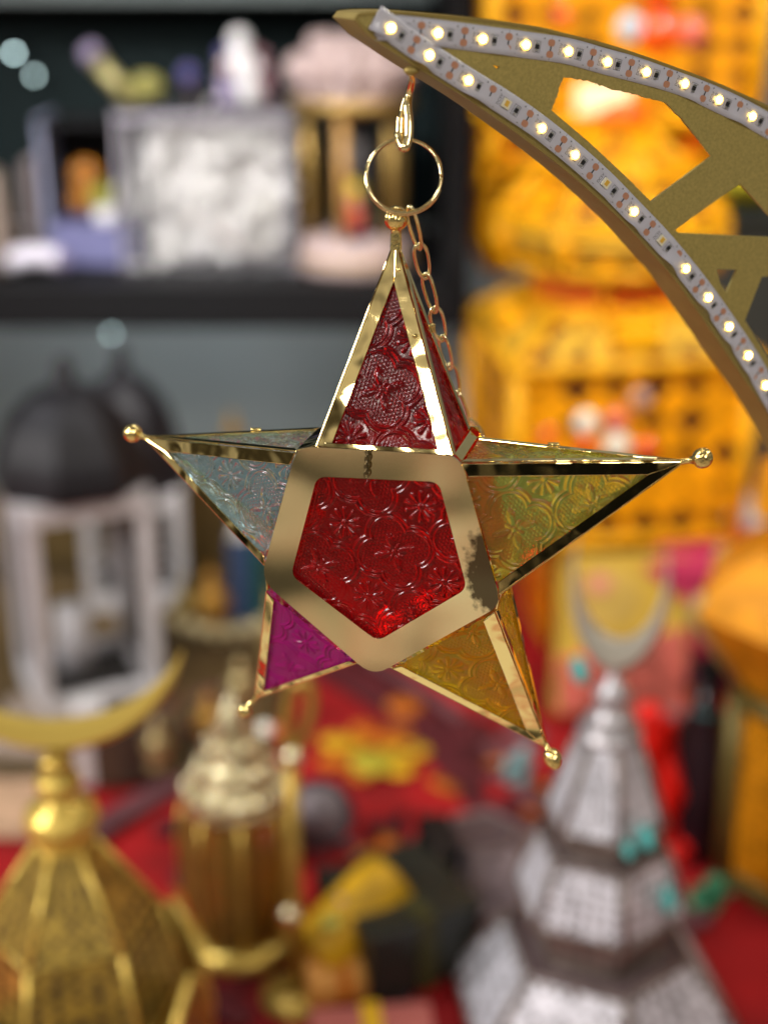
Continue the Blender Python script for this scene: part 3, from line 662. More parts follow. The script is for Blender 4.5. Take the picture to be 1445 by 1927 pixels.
# small things standing on the acrylic box lid
lidz = ab.location.z+hbx+.006
def onlid(px, dy=0.): q = V(px, 200, yb0+.1+dy); return Vector((q.x, yb0+.1+dy, lidz))
def figurine(loc, h, body, head, label, lean=0., skirt=.35):
    t = thing('figurine', loc, label, 'figurine', 'figurines on the acrylic box'); t.rotation_euler = (0, lean, 0)
    MB().lathe([(h*.05, 0), (h*skirt, .01*h), (h*skirt*.9, .12*h), (h*.16, .48*h), (h*.2, .62*h), (h*.1, .7*h), (h*.05, .72*h)], 16).build('body', body, t)
    MB().sphere((0, 0, h*.85), h*.16, 14).build('head', head, t)
    for s_ in (-1, 1): MB().tube([(s_*h*.17, 0, h*.62), (s_*h*.27, -.02*h, h*.46), (s_*h*.18, -.12*h, h*.40)], h*.045, 8).build('arm', body, t)
WHT = M('white_porcelain', (.75, .73, .74), .3); PNK = M('dusty_pink', (.26, .13, .15), .5); PUR = M('violet_glaze', (.07, .06, .19), .3); OLV = M('olive_yellow', (.20, .18, .04), .4); LILA = M('lilac', (.22, .18, .28), .4)
figurine(onlid(455), .085, WHT, WHT, 'white porcelain figurine on the acrylic box lid')
figurine(onlid(492, .02), .062, PNK, PNK, 'dusty pink figurine beside the white porcelain one')
figurine(onlid(430, -.03), .05, LILA, M('skin_clay', (.4, .25, .2), .5), 'short lilac figurine in front of the white porcelain one')
def ball_pick(px, py, Y, r, mt, label, base_z):
    p = V(px, py, Y); t = thing('ball_ornament', (p.x, p.y, base_z), label, 'ornament', 'ball ornaments on sticks'); h = p.z-base_z
    MB().sphere((0, 0, h), r, 14).build('ball', mt, t); MB().tube([(0, 0, .002), (0, 0, h-r*.8)], .0025, 6).build('stick', PNK, t); MB().lathe([(r*.7, 0), (r*.6, .004)], 14).build('foot', BLK, t)
ball_pick(355, 140, 1.92, .013, PUR, 'violet ball on a pink stick above the acrylic box', lidz)
ball_pick(427, 104, 1.97, .013, PUR, 'higher dark violet ball on a stick above the acrylic box', lidz)
# leaning gold quill and olive lemon ornament
t = thing('gold_scroll', V(262, 208, 1.86), 'small gold scroll leaning over the acrylic box', 'scroll')
MB().tube([(0, 0, 0), (-.05, 0, .062)], .011, 12).build('roll', M('pale_gold', (.3, .26, .11), .35, .5), t)
MB().lathe([(.014, 0), (.014, .012), (.008, .02)], 12, (-.05, 0, .062), axis=(-.6, 0, .8)).build('cap', LILA, t); MB().lathe([(.013, -.012), (.013, 0)], 12, (0, 0, 0), axis=(-.6, 0, .8)).build('cap', LILA, t)
t = thing('oval_ornament', onlid(278, -.04), 'olive yellow oval ornament on the acrylic box', 'ornament')
MB().sphere((0, 0, .018), .02, 16, (1.15, .8, .85)).build('shell', OLV, t); MB().lathe([(.01, 0), (.008, .004)], 12).build('foot', BLK, t)
# little lit show box left of the roses
p = onshelf(110, 1.86); sbx = thing('show_box', (V(165, 430, 1.86).x, 1.86, zs+.001), 'open dark show box with pale sides and bright fruit inside', 'box')
hz_ = V(165, 232, 1.86).z-zs
for nm, c, d, mt in (('side_panel', (-.042, 0, hz_/2+.02), (.006, .09, hz_-.02), M('pale_blue_card', (.26, .28, .40), .5)), ('side_panel', (-.062, .0, hz_*.4), (.012, .09, hz_*.72), M('taupe_card', (.16, .13, .13), .6)), ('rear_panel', (.02, .045, hz_/2), (.12, .004, hz_), BLK), ('floor_panel', (.015, 0, .03), (.115, .09, .05), M('periwinkle_card', (.13, .13, .26), .5)), ('side_panel', (.08, 0, hz_/2), (.005, .09, hz_), BLK), ('roof_panel', (.02, 0, hz_+.003), (.125, .095, .006), BLK)):
    MB().box(c, d).build(nm, mt, sbx)
for (x, z, r, mt) in ((.008, .115, .02, M('orange_fruit', (.30, .11, .01), .4)), (.026, .088, .018, M('lime_fruit', (.20, .20, .02), .4)), (.0, .084, .016, MATS['orange_fruit']), (.03, .066, .016, WHT)):
    MB().sphere((x, -.02, z), r, 14).build('fruit', mt, sbx)
t = thing('white_shell', onshelf(72, 1.78)+Vector((0, 0, .001)), 'white ribbed shell dish lying on the shelf', 'shell')
for k in range(7):
    a = (k-3)*.34; MB().sphere((.035*math.sin(a), 0, .012+.012*math.cos(a)), .012, 10, (.8, 1.3, 1.2)).build('rib', LILA if k == 6 else M('shell_white', (.66, .63, .72), .35), t)
t = thing('beige_candle', onshelf(2, 1.80)+Vector((0, 0, .001)), 'tapered beige candle at the far left of the shelf', 'candle')
MB().lathe([(.022, 0), (.020, .05), (.014, .12), (.010, .128)], 16).build('wax', M('beige_wax', (.22, .17, .14), .6), t); MB().tube([(0, 0, .128), (0, 0, .138)], .0015, 6).build('wick', BLK, t)

# carousel lantern on the shelf
cr = onshelf(668, 1.83); ca_t = thing('carousel_lantern', cr+Vector((0, 0, .001)), 'ornate pink and white carousel lantern with a toy figure inside', 'carousel')
def zrel(py, Y=1.83, z0=None): return V(668, py, Y).z-cr.z
PW = M('rosy_cream', (.40, .30, .29), .5, var=.2, vscale=60, bump=.5, bscale=120, dist=.004); GT = M('antique_gold', (.42, .27, .08), .35, .6); DKG = M('smoky_inner', (.05, .045, .05), .3)
za, zb1, zc, zd, ze = zrel(440), zrel(205), zrel(180), zrel(95), zrel(62); rC = .068
MB().lathe([(rC*1.12, 0), (rC*1.12, za*.35), (rC*1.02, za*.4), (rC*1.05, za*.8), (rC*.96, za)], 32).build('base', PW, ca_t)
MB().lathe([(rC*1.14, za*.33), (rC*1.16, za*.38), (rC*1.14, za*.43)], 32).build('base_trim', GT, ca_t)
for k in range(6):
    a = k*PI/3+.3; MB().tube([(rC*.9*math.cos(a), rC*.9*math.sin(a), za), (rC*.9*math.cos(a), rC*.9*math.sin(a), zb1)], .006, 10).build('post', GT if k != 4 else M('warm_amber_post', (.55, .30, .09), .4), ca_t)
MB().lathe([(rC*.35, za), (rC*.35, zb1)], 20).build('core', DKG, ca_t)
MB().lathe([(rC*1.12, zb1), (rC*1.16, (zb1+zc)/2), (rC*1.1, zc)], 32).build('canopy_ring', GT, ca_t)
MB().lathe([(rC*1.12, zc), (rC*1.0, zc+.012), (rC*.95, zd*.5+zc*.5), (rC*.8, zd), (rC*.45, ze-.006), (rC*.1, ze)], 32).build('canopy', PW, ca_t)
for k in range(12):
    a = k*PI/6; MB().sphere((rC*1.02*math.cos(a), rC*1.02*math.sin(a), zc+.030), .016, 10, (1, 1, 1.3)).build('scallop', PW, ca_t)
for k in range(8):
    a = k*PI/4; MB().sphere((rC*.66*math.cos(a), rC*.66*math.sin(a), zd+.004), .014, 10, (1, 1, 1.2)).build('scallop', PW, ca_t)
tf = thing('toy_figure', cr+Vector((0, -.046, za+.002)), 'tiny toy figure in red with a yellow hat inside the carousel', 'toy')
MB().lathe([(.016, 0), (.018, .006), (.014, .008)], 16).build('stand', M('navy_stand', (.03, .035, .07), .4), tf)
MB().lathe([(.004, .008), (.013, .012), (.014, .03), (.008, .042), (.004, .044)], 16).build('coat', M('toy_red', (.45, .05, .03), .4), tf)
MB().sphere((0, 0, .052), .010, 14).build('head', M('toy_skin', (.55, .32, .25), .5), tf)
MB().lathe([(.014, .058), (.012, .061), (.009, .068), (.002, .072)], 16).build('hat', M('toy_yellow', (.6, .45, .03), .4), tf)
for s_ in (-1, 1): MB().tube([(s_*.011, 0, .036), (s_*.021, -.002, .030)], .003, 8).build('arm', M('toy_green', (.12, .25, .14), .4), tf)

# ------------------------------------------------------------------ lantern builder: tiers of pierced panels
def tiered(t, n, tiers, pm, em, nu, nv, hole=.6, rz=0, er=.004, inner=None):
    for ti, (z0, r0, z1, r1) in enumerate(tiers):
        ring = lambda r, z: [Vector((r*math.cos(rz+2*PI*k/n), r*math.sin(rz+2*PI*k/n), z)) for k in range(n)]
        a, b = ring(r0, z0), ring(r1, z1)
        for k in range(n):
            k2 = (k+1) % n
            MB().perf(a[k], a[k2], b[k2], b[k], nu, nv, hole).build('panel', pm, t, solid=.001)
            MB().tube([a[k], b[k]], er, 8).build('corner_strip', em, t)
        for rr in (a, b):
            MB().tube(rr, er*.9, 8, True).build('rim', em, t)
        if inner:
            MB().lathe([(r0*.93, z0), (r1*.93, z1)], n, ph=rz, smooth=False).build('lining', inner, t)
def turned(t, zs_, em, name='finial', n=24):
    MB().lathe(zs_, n).build(name, em, t)

# yellow tiered lantern on the table (Y 1.5)
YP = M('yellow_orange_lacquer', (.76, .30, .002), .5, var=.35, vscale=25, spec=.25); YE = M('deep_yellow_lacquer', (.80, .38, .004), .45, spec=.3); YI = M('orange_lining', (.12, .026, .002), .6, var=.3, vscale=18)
YB = M('pale_straw_lacquer', (.62, .36, .03), .5, spec=.25); OR = M('bright_orange_lacquer', (.75, .14, .004), .4)
Yl = 1.50; ly = thing('tiered_lantern', Vector((V(1130, 1300, Yl).x, Yl+.12, TZ+.012)), 'tall yellow tiered lantern of pierced panels standing behind the star', 'lantern', rz=.12); b0 = ly.location
zz = lambda py: V(1130, py, Yl).z-b0.z
q2 = math.sqrt(2)
wB = (V(1350, 850, Yl).x-V(905, 850, Yl).x)/2*1.0
z1, z2, z3, z4, z5, z6, z7 = zz(1010), zz(690), zz(612), zz(520), zz(440), zz(345), zz(300)
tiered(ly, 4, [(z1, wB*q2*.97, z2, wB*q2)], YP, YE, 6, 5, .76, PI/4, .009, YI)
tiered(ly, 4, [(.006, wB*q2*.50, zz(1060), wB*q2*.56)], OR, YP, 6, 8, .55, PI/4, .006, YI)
MB().lathe([(wB*q2*.58, zz(1058)), (wB*q2*.8, z1-.004)], 4, ph=PI/4, smooth=False).build('flare', YP, ly)
tiered(ly, 4, [(z2+.004, wB*q2*1.05, z3, wB*q2*.64)], YB, YE, 6, 2, .8, PI/4, .007, YI)
MB().lathe([(wB*q2*1.06, z2-.003), (wB*q2*1.06, z2+.003)], 4, ph=PI/4, smooth=False).build('eave', YP, ly); MB().lathe([(wB*q2*.66, z3-.002), (wB*q2*.6, z3+.006)], 4, ph=PI/4, smooth=False).build('roof_cap', YP, ly)
for k in range(4):
    a = k*PI/2; MB().box((wB*.82*math.cos(a), wB*.82*math.sin(a), (z2+z3)/2+.012), (.05, .05, .03)).build('dormer', YE, ly, bevel=.003)
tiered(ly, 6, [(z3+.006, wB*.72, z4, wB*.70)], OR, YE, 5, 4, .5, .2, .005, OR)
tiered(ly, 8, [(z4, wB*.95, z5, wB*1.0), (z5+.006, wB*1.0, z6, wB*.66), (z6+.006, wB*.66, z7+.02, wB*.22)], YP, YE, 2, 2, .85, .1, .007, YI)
MB().lathe([(wB*.24, z7+.02), (wB*.3, z7+.035), (wB*.05, z7+.07)], 16).build('knob', OR, ly)
MB().lathe([(wB*.93, z4+.02), (wB*.96, z4+.03), (wB*.93, z4+.04)], 24).build('dome_ring', YB, ly)
BEADW = M('white_glass_bead', (.85, .84, .72), .15, coat=1); BEADP = M('coral_glass_bead', (.75, .16, .10), .15, coat=1); BEADM = M('mauve_glass_bead', (.35, .22, .20), .15, coat=1); BEADO = M('orange_glass_bead', (.85, .10, .004), .15, coat=1); BEADB = M('pale_blue_glass_bead', (.5, .6, .7), .15, coat=1)
def bead(t, px, py, Y, r, mt):
    p = V(px, py, Y); Mi = Matrix.Translation(t.location) @ t.rotation_euler.to_matrix().to_4x4(); l = Mi.inverted() @ p
    MB().sphere(l, r, 14, (1, .6, 1)).build('bead', mt, t)
yfz = Yl-.018
for (px, py, r, mt) in ((1103, 795, .0135, BEADW), (1160, 790, .013, BEADP), (1160, 838, .0145, BEADW), (1205, 750, .012, BEADM), (1215, 843, .012, BEADO), (1100, 842, .012, BEADO), (1030, 820, .012, BEADO), (1172, 648, .013, BEADP)): bead(ly, px, py, yfz if py > 690 else 1.50, r, mt)
# hanging yellow lantern above it
Yh = 1.62; lh = thing('hanging_lantern', Vector((V(1150, 330, Yh).x, Yh+.13, V(1150, 330, Yh).z)), 'big yellow pierced lantern hanging at the top behind the crescent', 'lantern', rz=.05); b0 = lh.location
zh = lambda py: V(1150, py, Yh).z-b0.z
wH = (V(1400, 100, Yh).x-V(905, 100, Yh).x)/2
tiered(lh, 4, [(zh(232), wH*q2, zh(-130), wH*q2*1.02)], YP, YE, 7, 6, .76, PI/4, .010, M('amber_lining', (.26, .085, .004), .6, var=.4, vscale=18))
tiered(lh, 4, [(zh(300), wH*q2*.9, zh(236), wH*q2*.99), (zh(352), wH*.75, zh(302), wH*q2*.9), (zh(410), wH*.25, zh(354), wH*.75)], OR, YE, 5, 1, .8, PI/4, .007, YI)
MB().lathe([(wH*q2*1.05, zh(-132)), (wH*q2*.5, zh(-250)), (wH*.1, zh(-300))], 4, ph=PI/4, smooth=False).build('roof', YP, lh)
MB().tube([(0, 0, zh(-300)), (0, 0, zh(-300)+.8)], .006, 8).build('hanging_rod', BLK, lh)
for (px, py, r, mt) in ((1185, 52, .016, BEADB), (1240, 62, .024, BEADO), (1300, 60, .017, BEADP), (1235, -15, .02, BEADO), (1060, 30, .014, BEADO)): bead(lh, px, py, Yh-.012, r, mt)
p = V(1135, 188, Yh-.02); Mi = Matrix.Translation(lh.location) @ lh.rotation_euler.to_matrix().to_4x4(); l = Mi.inverted() @ p
MB().box(l, (.062, .012, .034)).build('lit_window', M('lit_cream_window', (.9, .8, .5), .4, emit=(1, .86, .48), estr=.35), lh, bevel=.008)

Ys = 1.78; ls = thing('hanging_lantern', Vector((V(938, 520, Ys).x, Ys, V(938, 520, Ys).z)), 'small amber lantern hanging between the black cabinet and the yellow lanterns', 'lantern'); b0 = ls.location
zq = lambda py: V(938, py, Ys).z-b0.z; uq = pxm_ = (V(938, 400, Ys)-EYE).dot(FWD)/F
tiered(ls, 6, [(zq(505), 22*uq, zq(430), 66*uq), (zq(428), 66*uq, zq(340), 52*uq), (zq(330), 82*uq, zq(235), 76*uq)], YP, YE, 3, 4, .6, .1, .005, YI)
MB().lathe([(66*uq, zq(232)), (30*uq, zq(190)), (8*uq, zq(150))], 6, smooth=False).build('cap', OR, ls); MB().tube([(0, 0, zq(150)), (0, 0, zq(150)+.9)], .003, 6).build('hanging_rod', BLK, ls)
# dark cabinet and lemon cushion at the right
px0 = V(1318, 430, 1.95)
t = thing('dark_sideboard', (px0.x+.35, 2.1, 0), 'dark grey sideboard behind the crescent at the right', 'sideboard')
zt_ = V(1400, 420, 1.95).z
MB().box((0, 0, zt_/2), (.70, .30, zt_)).build('carcass', M('dark_slate', (.045, .055, .05), .4), t, bevel=.003)
for s_ in (-1, 1): MB().box((s_*.172, -.153, zt_/2+.02), (.33, .012, zt_-.1)).build('door', M('dark_slate_door', (.05, .06, .055), .35), t, bevel=.003)
MB().box((0, -.01, zt_+.008), (.72, .33, .014)).build('top', MATS['dark_slate'], t)
t = thing('lemon_cushion', (V(1420, 410, 1.93).x, 2.04, zt_+.016), 'lemon yellow cushion lying on the dark sideboard', 'cushion')
MB().sphere((0, 0, .032), .1, 20, (1.0, .9, .33)).build('cover', M('lemon_cotton', (.68, .60, .01), .7), t); MB().tube([(.1*math.cos(a), .09*math.sin(a), .032) for a in np.linspace(0, 2*PI, 33)[:-1]], .003, 6, True).build('piping', M('olive_cotton', (.3, .28, .04), .7), t)
# pale leaning boards beside the yellow lantern
def board(name, quad, Y, th, mt, label, cat):
    P = [V(x, y, Y+dy) for x, y, dy in quad]; loc = P[0]; t = thing(name, loc, label, cat); nrm = (P[1]-P[0]).cross(P[3]-P[0]).normalized()
    MB().slab([p-loc for p in P], nrm*th).build('panel', mt, t, bevel=.001)
    for i in range(4): MB().tube([P[i]-loc+nrm*th*.5, P[(i+1) % 4]-loc+nrm*th*.5], th*.55, 8).build('edge', mt, t)
PALE = M('pale_grey_board', (.66, .68, .65), .6, var=.1)
board('leaning_board', [(862, 1010, 0), (1000, 1010, 0), (1000, 640, .06), (862, 545, .06)], 1.9, .008, PALE, 'pale grey board leaning left of the yellow lantern', 'board')
board('leaning_board', [(1250, 1120, 0), (1440, 1090, 0), (1430, 960, .06), (1270, 780, .06)], 1.85, .008, PALE, 'pale grey board leaning right of the yellow lantern', 'board')

# two white framed lanterns with dark domes (table, Y 1.42)
WF = M('white_painted_frame', (.66, .64, .67), .45, var=.08, vscale=40); DD = M('dark_bronze_dome', (.014, .013, .017), .5, .2, var=.3, vscale=40)
def dome_lantern(px, Y, wpx, ytop, yeave, ybase, label, rz, ztab):
    loc = V(px, ybase, Y); loc.z = ztab; t = thing('dome_lantern', loc, label, 'lantern', 'white lanterns with dark domes', rz)
    z = lambda py: V(px, py, Y).z-ztab
    w = wpx/F*((loc-EYE).dot(FWD))/2; he = z(yeave)
    for sx_ in (-1, 1):
        for sy_ in (-1, 1): MB().box((sx_*w*.93, sy_*w*.93, he/2), (.016, .016, he-.03)).build('post', WF, t, bevel=.001)
    for zc_, hh in ((.010, .020), (he-.010, .022)):
        for s_ in (-1, 1):
            MB().box((0, s_*w*.93, zc_), (w*2, .018, hh)).build('rail', WF, t, bevel=.001); MB().box((s_*w*.93, 0, zc_), (.018, w*1.72, hh)).build('rail', WF, t, bevel=.001)
    MB().box((0, 0, .006), (w*1.7, w*1.7, .01)).build('floor', M('dark_floor', (.03, .027, .025), .4), t)
    MB().lathe([(.02, .012), (.02, .09), (.004, .093)], 18, (-.01, .02, 0)).build('candle', M('white_wax', (.75, .74, .78), .5), t)
    for s_ in (-1, 1): MB().box((s_*w*.93, 0, he/2), (.002, w*1.7, he-.045)).build('glass_pane', ACR, t)
    zt2 = z(ytop)
    hd = zt2-he
    MB().lathe([(w*1.30, he), (w*1.33, he+.008), (w*1.28, he+.03), (w*1.22, he+hd*.3), (w*1.0, he+hd*.52), (w*.6, he+hd*.70), (w*.22, he+hd*.78), (w*.16, he+hd*.84), (w*.2, he+hd*.9), (w*.06, he+hd)], 8, smooth=False, ph=PI/8).build('dome', DD, t)
dome_lantern(170, 1.46, 215, 668, 905, 1290, 'white framed lantern with a dark dome, front one by the left point of the star', .42, TZ+.016)
dome_lantern(262, 1.72, 170, 640, 905, 1180, 'white framed lantern with a dark dome, half hidden behind its twin', .2, TZ+.016)
# brown screen, gold bits, books behind the white lanterns
BR = M('bronze_brown_panel', (.13, .085, .03), .4, .3, var=.4, vscale=14)
board('brown_screen', [(-80, 1200, 0), (520, 1200, 0), (520, 905, .02), (-80, 935, .02)], 1.80, .01, BR, 'bronze brown screen standing behind the white lanterns', 'screen')
def book(px, py0, py1, wpx, Y, mt, label):
    loc = V(px, py1, Y); t = thing('upright_book', loc, label, 'book', 'books on the table'); h = V(px, py0, Y).z-loc.z; w = wpx/F*((loc-EYE).dot(FWD))
    for s_ in (-1, 1): MB().box((s_*w*.46, .04, h/2), (w*.08, .10, h)).build('cover', mt, t)
    MB().box((0, -.009, h/2), (w*.84, .003, h)).build('spine', mt, t); MB().box((0, .04, h/2), (w*.82, .092, h*.96)).build('pages', M('paper', (.7, .66, .58), .8), t)
book(458, 1010, 1215, 40, 1.60, M('navy_book', (.05, .09, .20), .5), 'upright navy blue book left of the star centre')
book(494, 1010, 1212, 26, 1.61, M('teal_book', (.01, .10, .09), .5), 'upright teal book next to the navy one')
OG = M('orange_gold', (.55, .30, .06), .35, .6, var=.3, vscale=50)
def pot(px, py, Y, s, mt, label, name='brass_pot'):
    loc = V(px, py, Y); t = thing(name, loc, label, 'ornament', 'small brass ornaments')
    MB().lathe([(s*.5, 0), (s*.55, s*.1), (s*.25, s*.25), (s*.6, s*.8), (s*.65, s*1.1), (s*.3, s*1.5), (s*.2, s*1.7), (s*.3, s*1.8)], 18).build('body', mt, t)
    MB().lathe([(s*.32, s*1.8), (s*.2, s*2.0), (s*.05, s*2.2)], 18).build('lid', mt, t); MB().sphere((0, 0, s*2.25), s*.12, 10).build('knob', mt, t)
pot(400, 1180, 1.56, .035, OG, 'orange brass pot beside the navy book'); pot(440, 838, 2.0, .022, OG, 'small brass pot above the left point of the star')
pot(355, 1180, 1.58, .03, M('olive_brass', (.3, .22, .07), .35, .6), 'olive brass pot right of the white lantern')
board('wall_rack', [(395, 870, 0), (560, 870, 0), (560, 838, .01), (395, 838, .01)], 2.06, .01, M('grey_rack', (.20, .22, .21), .5), 'slim grey rack behind the left point of the star', 'rack')
t = thing('gold_garland', V(420, 1180, 1.5), 'pale gold bead garland draped right of the white lantern', 'garland')
for k in range(12):
    f_ = k/11; p = V(330+f_*175, 1165+22*math.sin(f_*3)+8*(k % 2), 1.5)-t.location; MB().sphere(p, .0085, 10).build('bead', M('champagne_bead', (.60, .52, .30), .3, .6), t)
pot(455, 1330, 1.34, .026, M('pale_brass', (.52, .42, .2), .3, .7), 'pale brass pot left of the lower left point of the star'); pot(395, 1390, 1.30, .024, OG, 'orange brass pot under the lower left point of the star'); pot(300, 1440, 1.24, .024, MATS['pale_brass'], 'pale brass pot below the gold crescent tip')
pot(505, 1260, 1.42, .022, M('dark_brass_pot', (.2, .14, .05), .35, .7), 'dark brass pot behind the magenta glass point')
# pink-beige bundle and small boxes at the far left
def bundle(px, py, Y, sx_, sz_, mt, label, seed):
    random.seed(seed); loc = V(px, py, Y); loc.z = TZ+.012; t = thing('cloth_bundle', loc, label, 'cloth', 'folded cloths at the left'); h = V(px, py, Y).z-loc.z+sz_
    n = 4
    for k in range(n):
        c = (random.uniform(-.006, .006), 0, h*(k+.5)/n); MB().box(c, (sx_*(1-.05*k), .12, h/n*.96)).build('fold', mt, t, bevel=.008)
bundle(20, 1560, 1.22, .12, .03, M('peach_cloth', (.60, .38, .24), .8, var=.3, vscale=30), 'folded peach cloth at the left edge behind the gold crescent', 3)
bundle(78, 1500, 1.30, .07, .04, M('lilac_grey_cloth', (.36, .30, .33), .8, var=.2), 'folded lilac grey cloth behind the gold finial', 4)
bundle(55, 1300, 1.36, .09, -.035, M('taupe_cloth', (.42, .33, .27), .8, var=.3), 'folded taupe cloth below the white lantern', 5)
def gift(px, py, Y, d, mt, rib, label, rz=.2):
    loc = V(px, py, Y); loc.z = TZ+.013; t = thing('gift_box', loc, label, 'box', 'small boxes on the table', rz)
    MB().box((0, 0, d[2]/2), d).build('body', mt, t, bevel=.002); MB().box((0, 0, d[2]+.006), (d[0]*1.04, d[1]*1.04, .014)).build('lid', mt, t, bevel=.002)
    MB().box((0, 0, d[2]/2+.008), (d[0]*.16, d[1]*1.06, d[2]+.014)).build('ribbon', rib, t)
gift(250, 1470, 1.28, (.075, .07, .05), M('brown_card', (.09, .055, .035), .6), M('dark_ribbon', (.06, .04, .03), .5), 'brown card box under the gold crescent tip')
gift(178, 1480, 1.26, (.03, .03, .075), WHT, WHT, 'slim white box behind the gold finial')

# ------------------------------------------------------------------ gold lantern with crescent, lower left (Y .80)
LG = M('brushed_gold', (.50, .33, .07), .36, .65, var=.3, vscale=60, bump=.2, bscale=200, dist=.001); LG2 = M('bright_gold', (.78, .55, .12), .32, .5); PIN = M('dark_purple_lining', (.05, .02, .04), .6)
Yg = .80; gl_ = thing('pierced_lantern', Vector((V(135, 1800, Yg).x, Yg+.01, TZ+.012)), 'gold pierced lantern topped by a crescent at the lower left', 'lantern', rz=.25); b0 = gl_.location
zg = lambda py: V(135, py, Yg).z-b0.z; pxm = lambda py, Y, x=135: (V(x, py, Y)-EYE).dot(FWD)/F
def crescent_mesh(R1, R2, dz, th, n=60, rng=1.15):
    """horns-up crescent in the x-z plane: outer circle R1 at 0, inner circle R2 raised by dz"""
    m = MB(); vs = []; fs = []
    # intersection angle
    yi = (R1*R1-R2*R2+dz*dz)/(2*dz); a_end = math.asin(max(-1, min(1, yi/R1)))
    for i in range(n+1):
        a = (PI-a_end) + (PI+2*a_end)*i/n       # from the left horn, round the bottom, to the right horn
        o_ = Vector((R1*math.cos(a), 0, R1*math.sin(a)))
        # inner point on the same direction from (0,dz*.5)
        d = (o_-Vector((0, 0, dz))).normalized(); i_ = Vector((0, 0, dz))+d*min(R2, (o_-Vector((0, 0, dz))).length-.0004)
        md = (o_+i_)/2; w = (o_-i_).length
        tt = min(th, w*.45)
        vs += [o_, md.lerp(o_, .3)+Vector((0, -tt, 0)), i_+(o_-i_)*.05+Vector((0, -tt*.55, 0)), i_, i_+(o_-i_)*.05+Vector((0, tt*.55, 0)), md.lerp(o_, .3)+Vector((0, tt, 0))]
    for i in range(n):
        for k in range(6): fs.append((i*6+k, i*6+(k+1) % 6, i*6+6+(k+1) % 6, i*6+6+k))
    return m.add(vs, fs, False)
u = pxm(1400, Yg); kz = 1/ cp
R1 = 258*u; m = crescent_mesh(R1, 288*u, 95*u, .013)
zc0 = zg(1428)+R1*1.0; m.v = [(v[0], v[1], (v[2]+R1)*1.0+zg(1428)) for v in m.v]
Rz = Matrix.Rotation(-.25, 3, 'Z'); m.v = [tuple(Rz @ Vector(v)) for v in m.v]; m.build('crescent', LG2, gl_)
turned(gl_, [(.004, zg(1432)), (.0105, zg(1440)), (.0105, zg(1450)), (.006, zg(1462)), (.014, zg(1475)), (.0155, zg(1490)), (.010, zg(1512)), (.012, zg(1520)), (.023, zg(1535)), (.0255, zg(1555)), (.022, zg(1577)), (.018, zg(1592)), (.018, zg(1600))], LG2)
r_t, r_b = .020, 205*pxm(1850, Yg)
tiered(gl_, 6, [(zg(1890), r_b, zg(1740), r_b*.80), (zg(1740), r_b*.80, zg(1600), r_t)], LG, LG2, 5, 7, .70, 0, .0022, PIN)
z_l = zg(1890)
for k in range(6):           # leaf-shaped lower panels that stand out
    a = k*PI/3+PI/6; d = Vector((math.cos(a), math.sin(a), 0)); e = Vector((-d.y, d.x, 0)); w = r_b*.56
    P0 = d*(r_b*.98)
    poly = [P0-e*w+Vector((0, 0, .01)), P0+e*w+Vector((0, 0, .01)), P0*1.10+e*w+Vector((0, 0, z_l*.8)), P0*1.14+e*w*.55+Vector((0, 0, z_l+.012)), P0*1.16+Vector((0, 0, z_l+.035)), P0*1.14-e*w*.55+Vector((0, 0, z_l+.012)), P0*1.10-e*w+Vector((0, 0, z_l*.8))]
    MB().slab(poly, d*.002).build('leaf_panel', LG, gl_, bevel=.001)
    MB().tube(poly[1:], .0032, 8).build('leaf_rim', LG2, gl_)
    for j in range(5): MB().sphere(P0*1.13+e*w*random.uniform(-.5, .5)+Vector((0, 0, z_l*.9-.018*j)), .0035, 8).build('stud', PIN, gl_)
MB().lathe([(r_b*1.02, 0), (r_b*1.02, .010)], 6, smooth=False).build('base', LG2, gl_)

# gold glass lantern (table, Y 1.0)
AG = glass('honey_glass', (.80, .52, .14), .45, (.66, .40, .09), 1.12, .1); SG = M('glittering_pale_gold', (.75, .66, .42), .22, .9, bump=.6, bscale=160, dist=.003)
Yo = 1.0; og = thing('glass_lantern', Vector((V(455, 1785, Yo).x, Yo, TZ+.013)), 'gold lantern with honey coloured glass and a glittering crown', 'lantern'); b0 = og.location
zo = lambda py: V(455, py, Yo).z-b0.z; uo = pxm(1600, Yo)
turned(og, [(88*uo, 0), (105*uo, zo(1770)), (106*uo, zo(1755)), (96*uo, zo(1745)), (60*uo, zo(1740))], LG2, 'base', 32)
MB().lathe([(82*uo, zo(1742)), (100*uo, zo(1660)), (103*uo, zo(1560)), (92*uo, zo(1500))], 32, cap=False).build('glass_body', AG, og)
MB().lathe([(26*uo, zo(1745)), (26*uo, zo(1540)), (20*uo, zo(1535))], 20).build('candle', M('honey_wax', (.55, .36, .10), .5), og)
for k in range(8):
    a = k*PI/4+.2; MB().tube([(r_*uo*math.cos(a), r_*uo*math.sin(a), zo(y_)) for r_, y_ in ((86, 1742), (103, 1660), (106, 1560), (95, 1500))], .003, 8).build('rib', LG, og)
turned(og, [(98*uo, zo(1505)), (100*uo, zo(1492)), (74*uo, zo(1470)), (70*uo, zo(1450)), (50*uo, zo(1425)), (36*uo, zo(1385)), (30*uo, zo(1350)), (16*uo, zo(1325)), (5*uo, zo(1305))], SG, 'crown', 20)
for ring, (r_, y_, n, s_) in enumerate(((84, 1478, 14, .0085), (62, 1440, 11, .008), (42, 1395, 8, .007))):
    for k in range(n):
        a = 2*PI*k/n; MB().sphere((r_*uo*math.cos(a), r_*uo*math.sin(a), zo(y_)), s_, 10).build('crown_bead', SG, og)
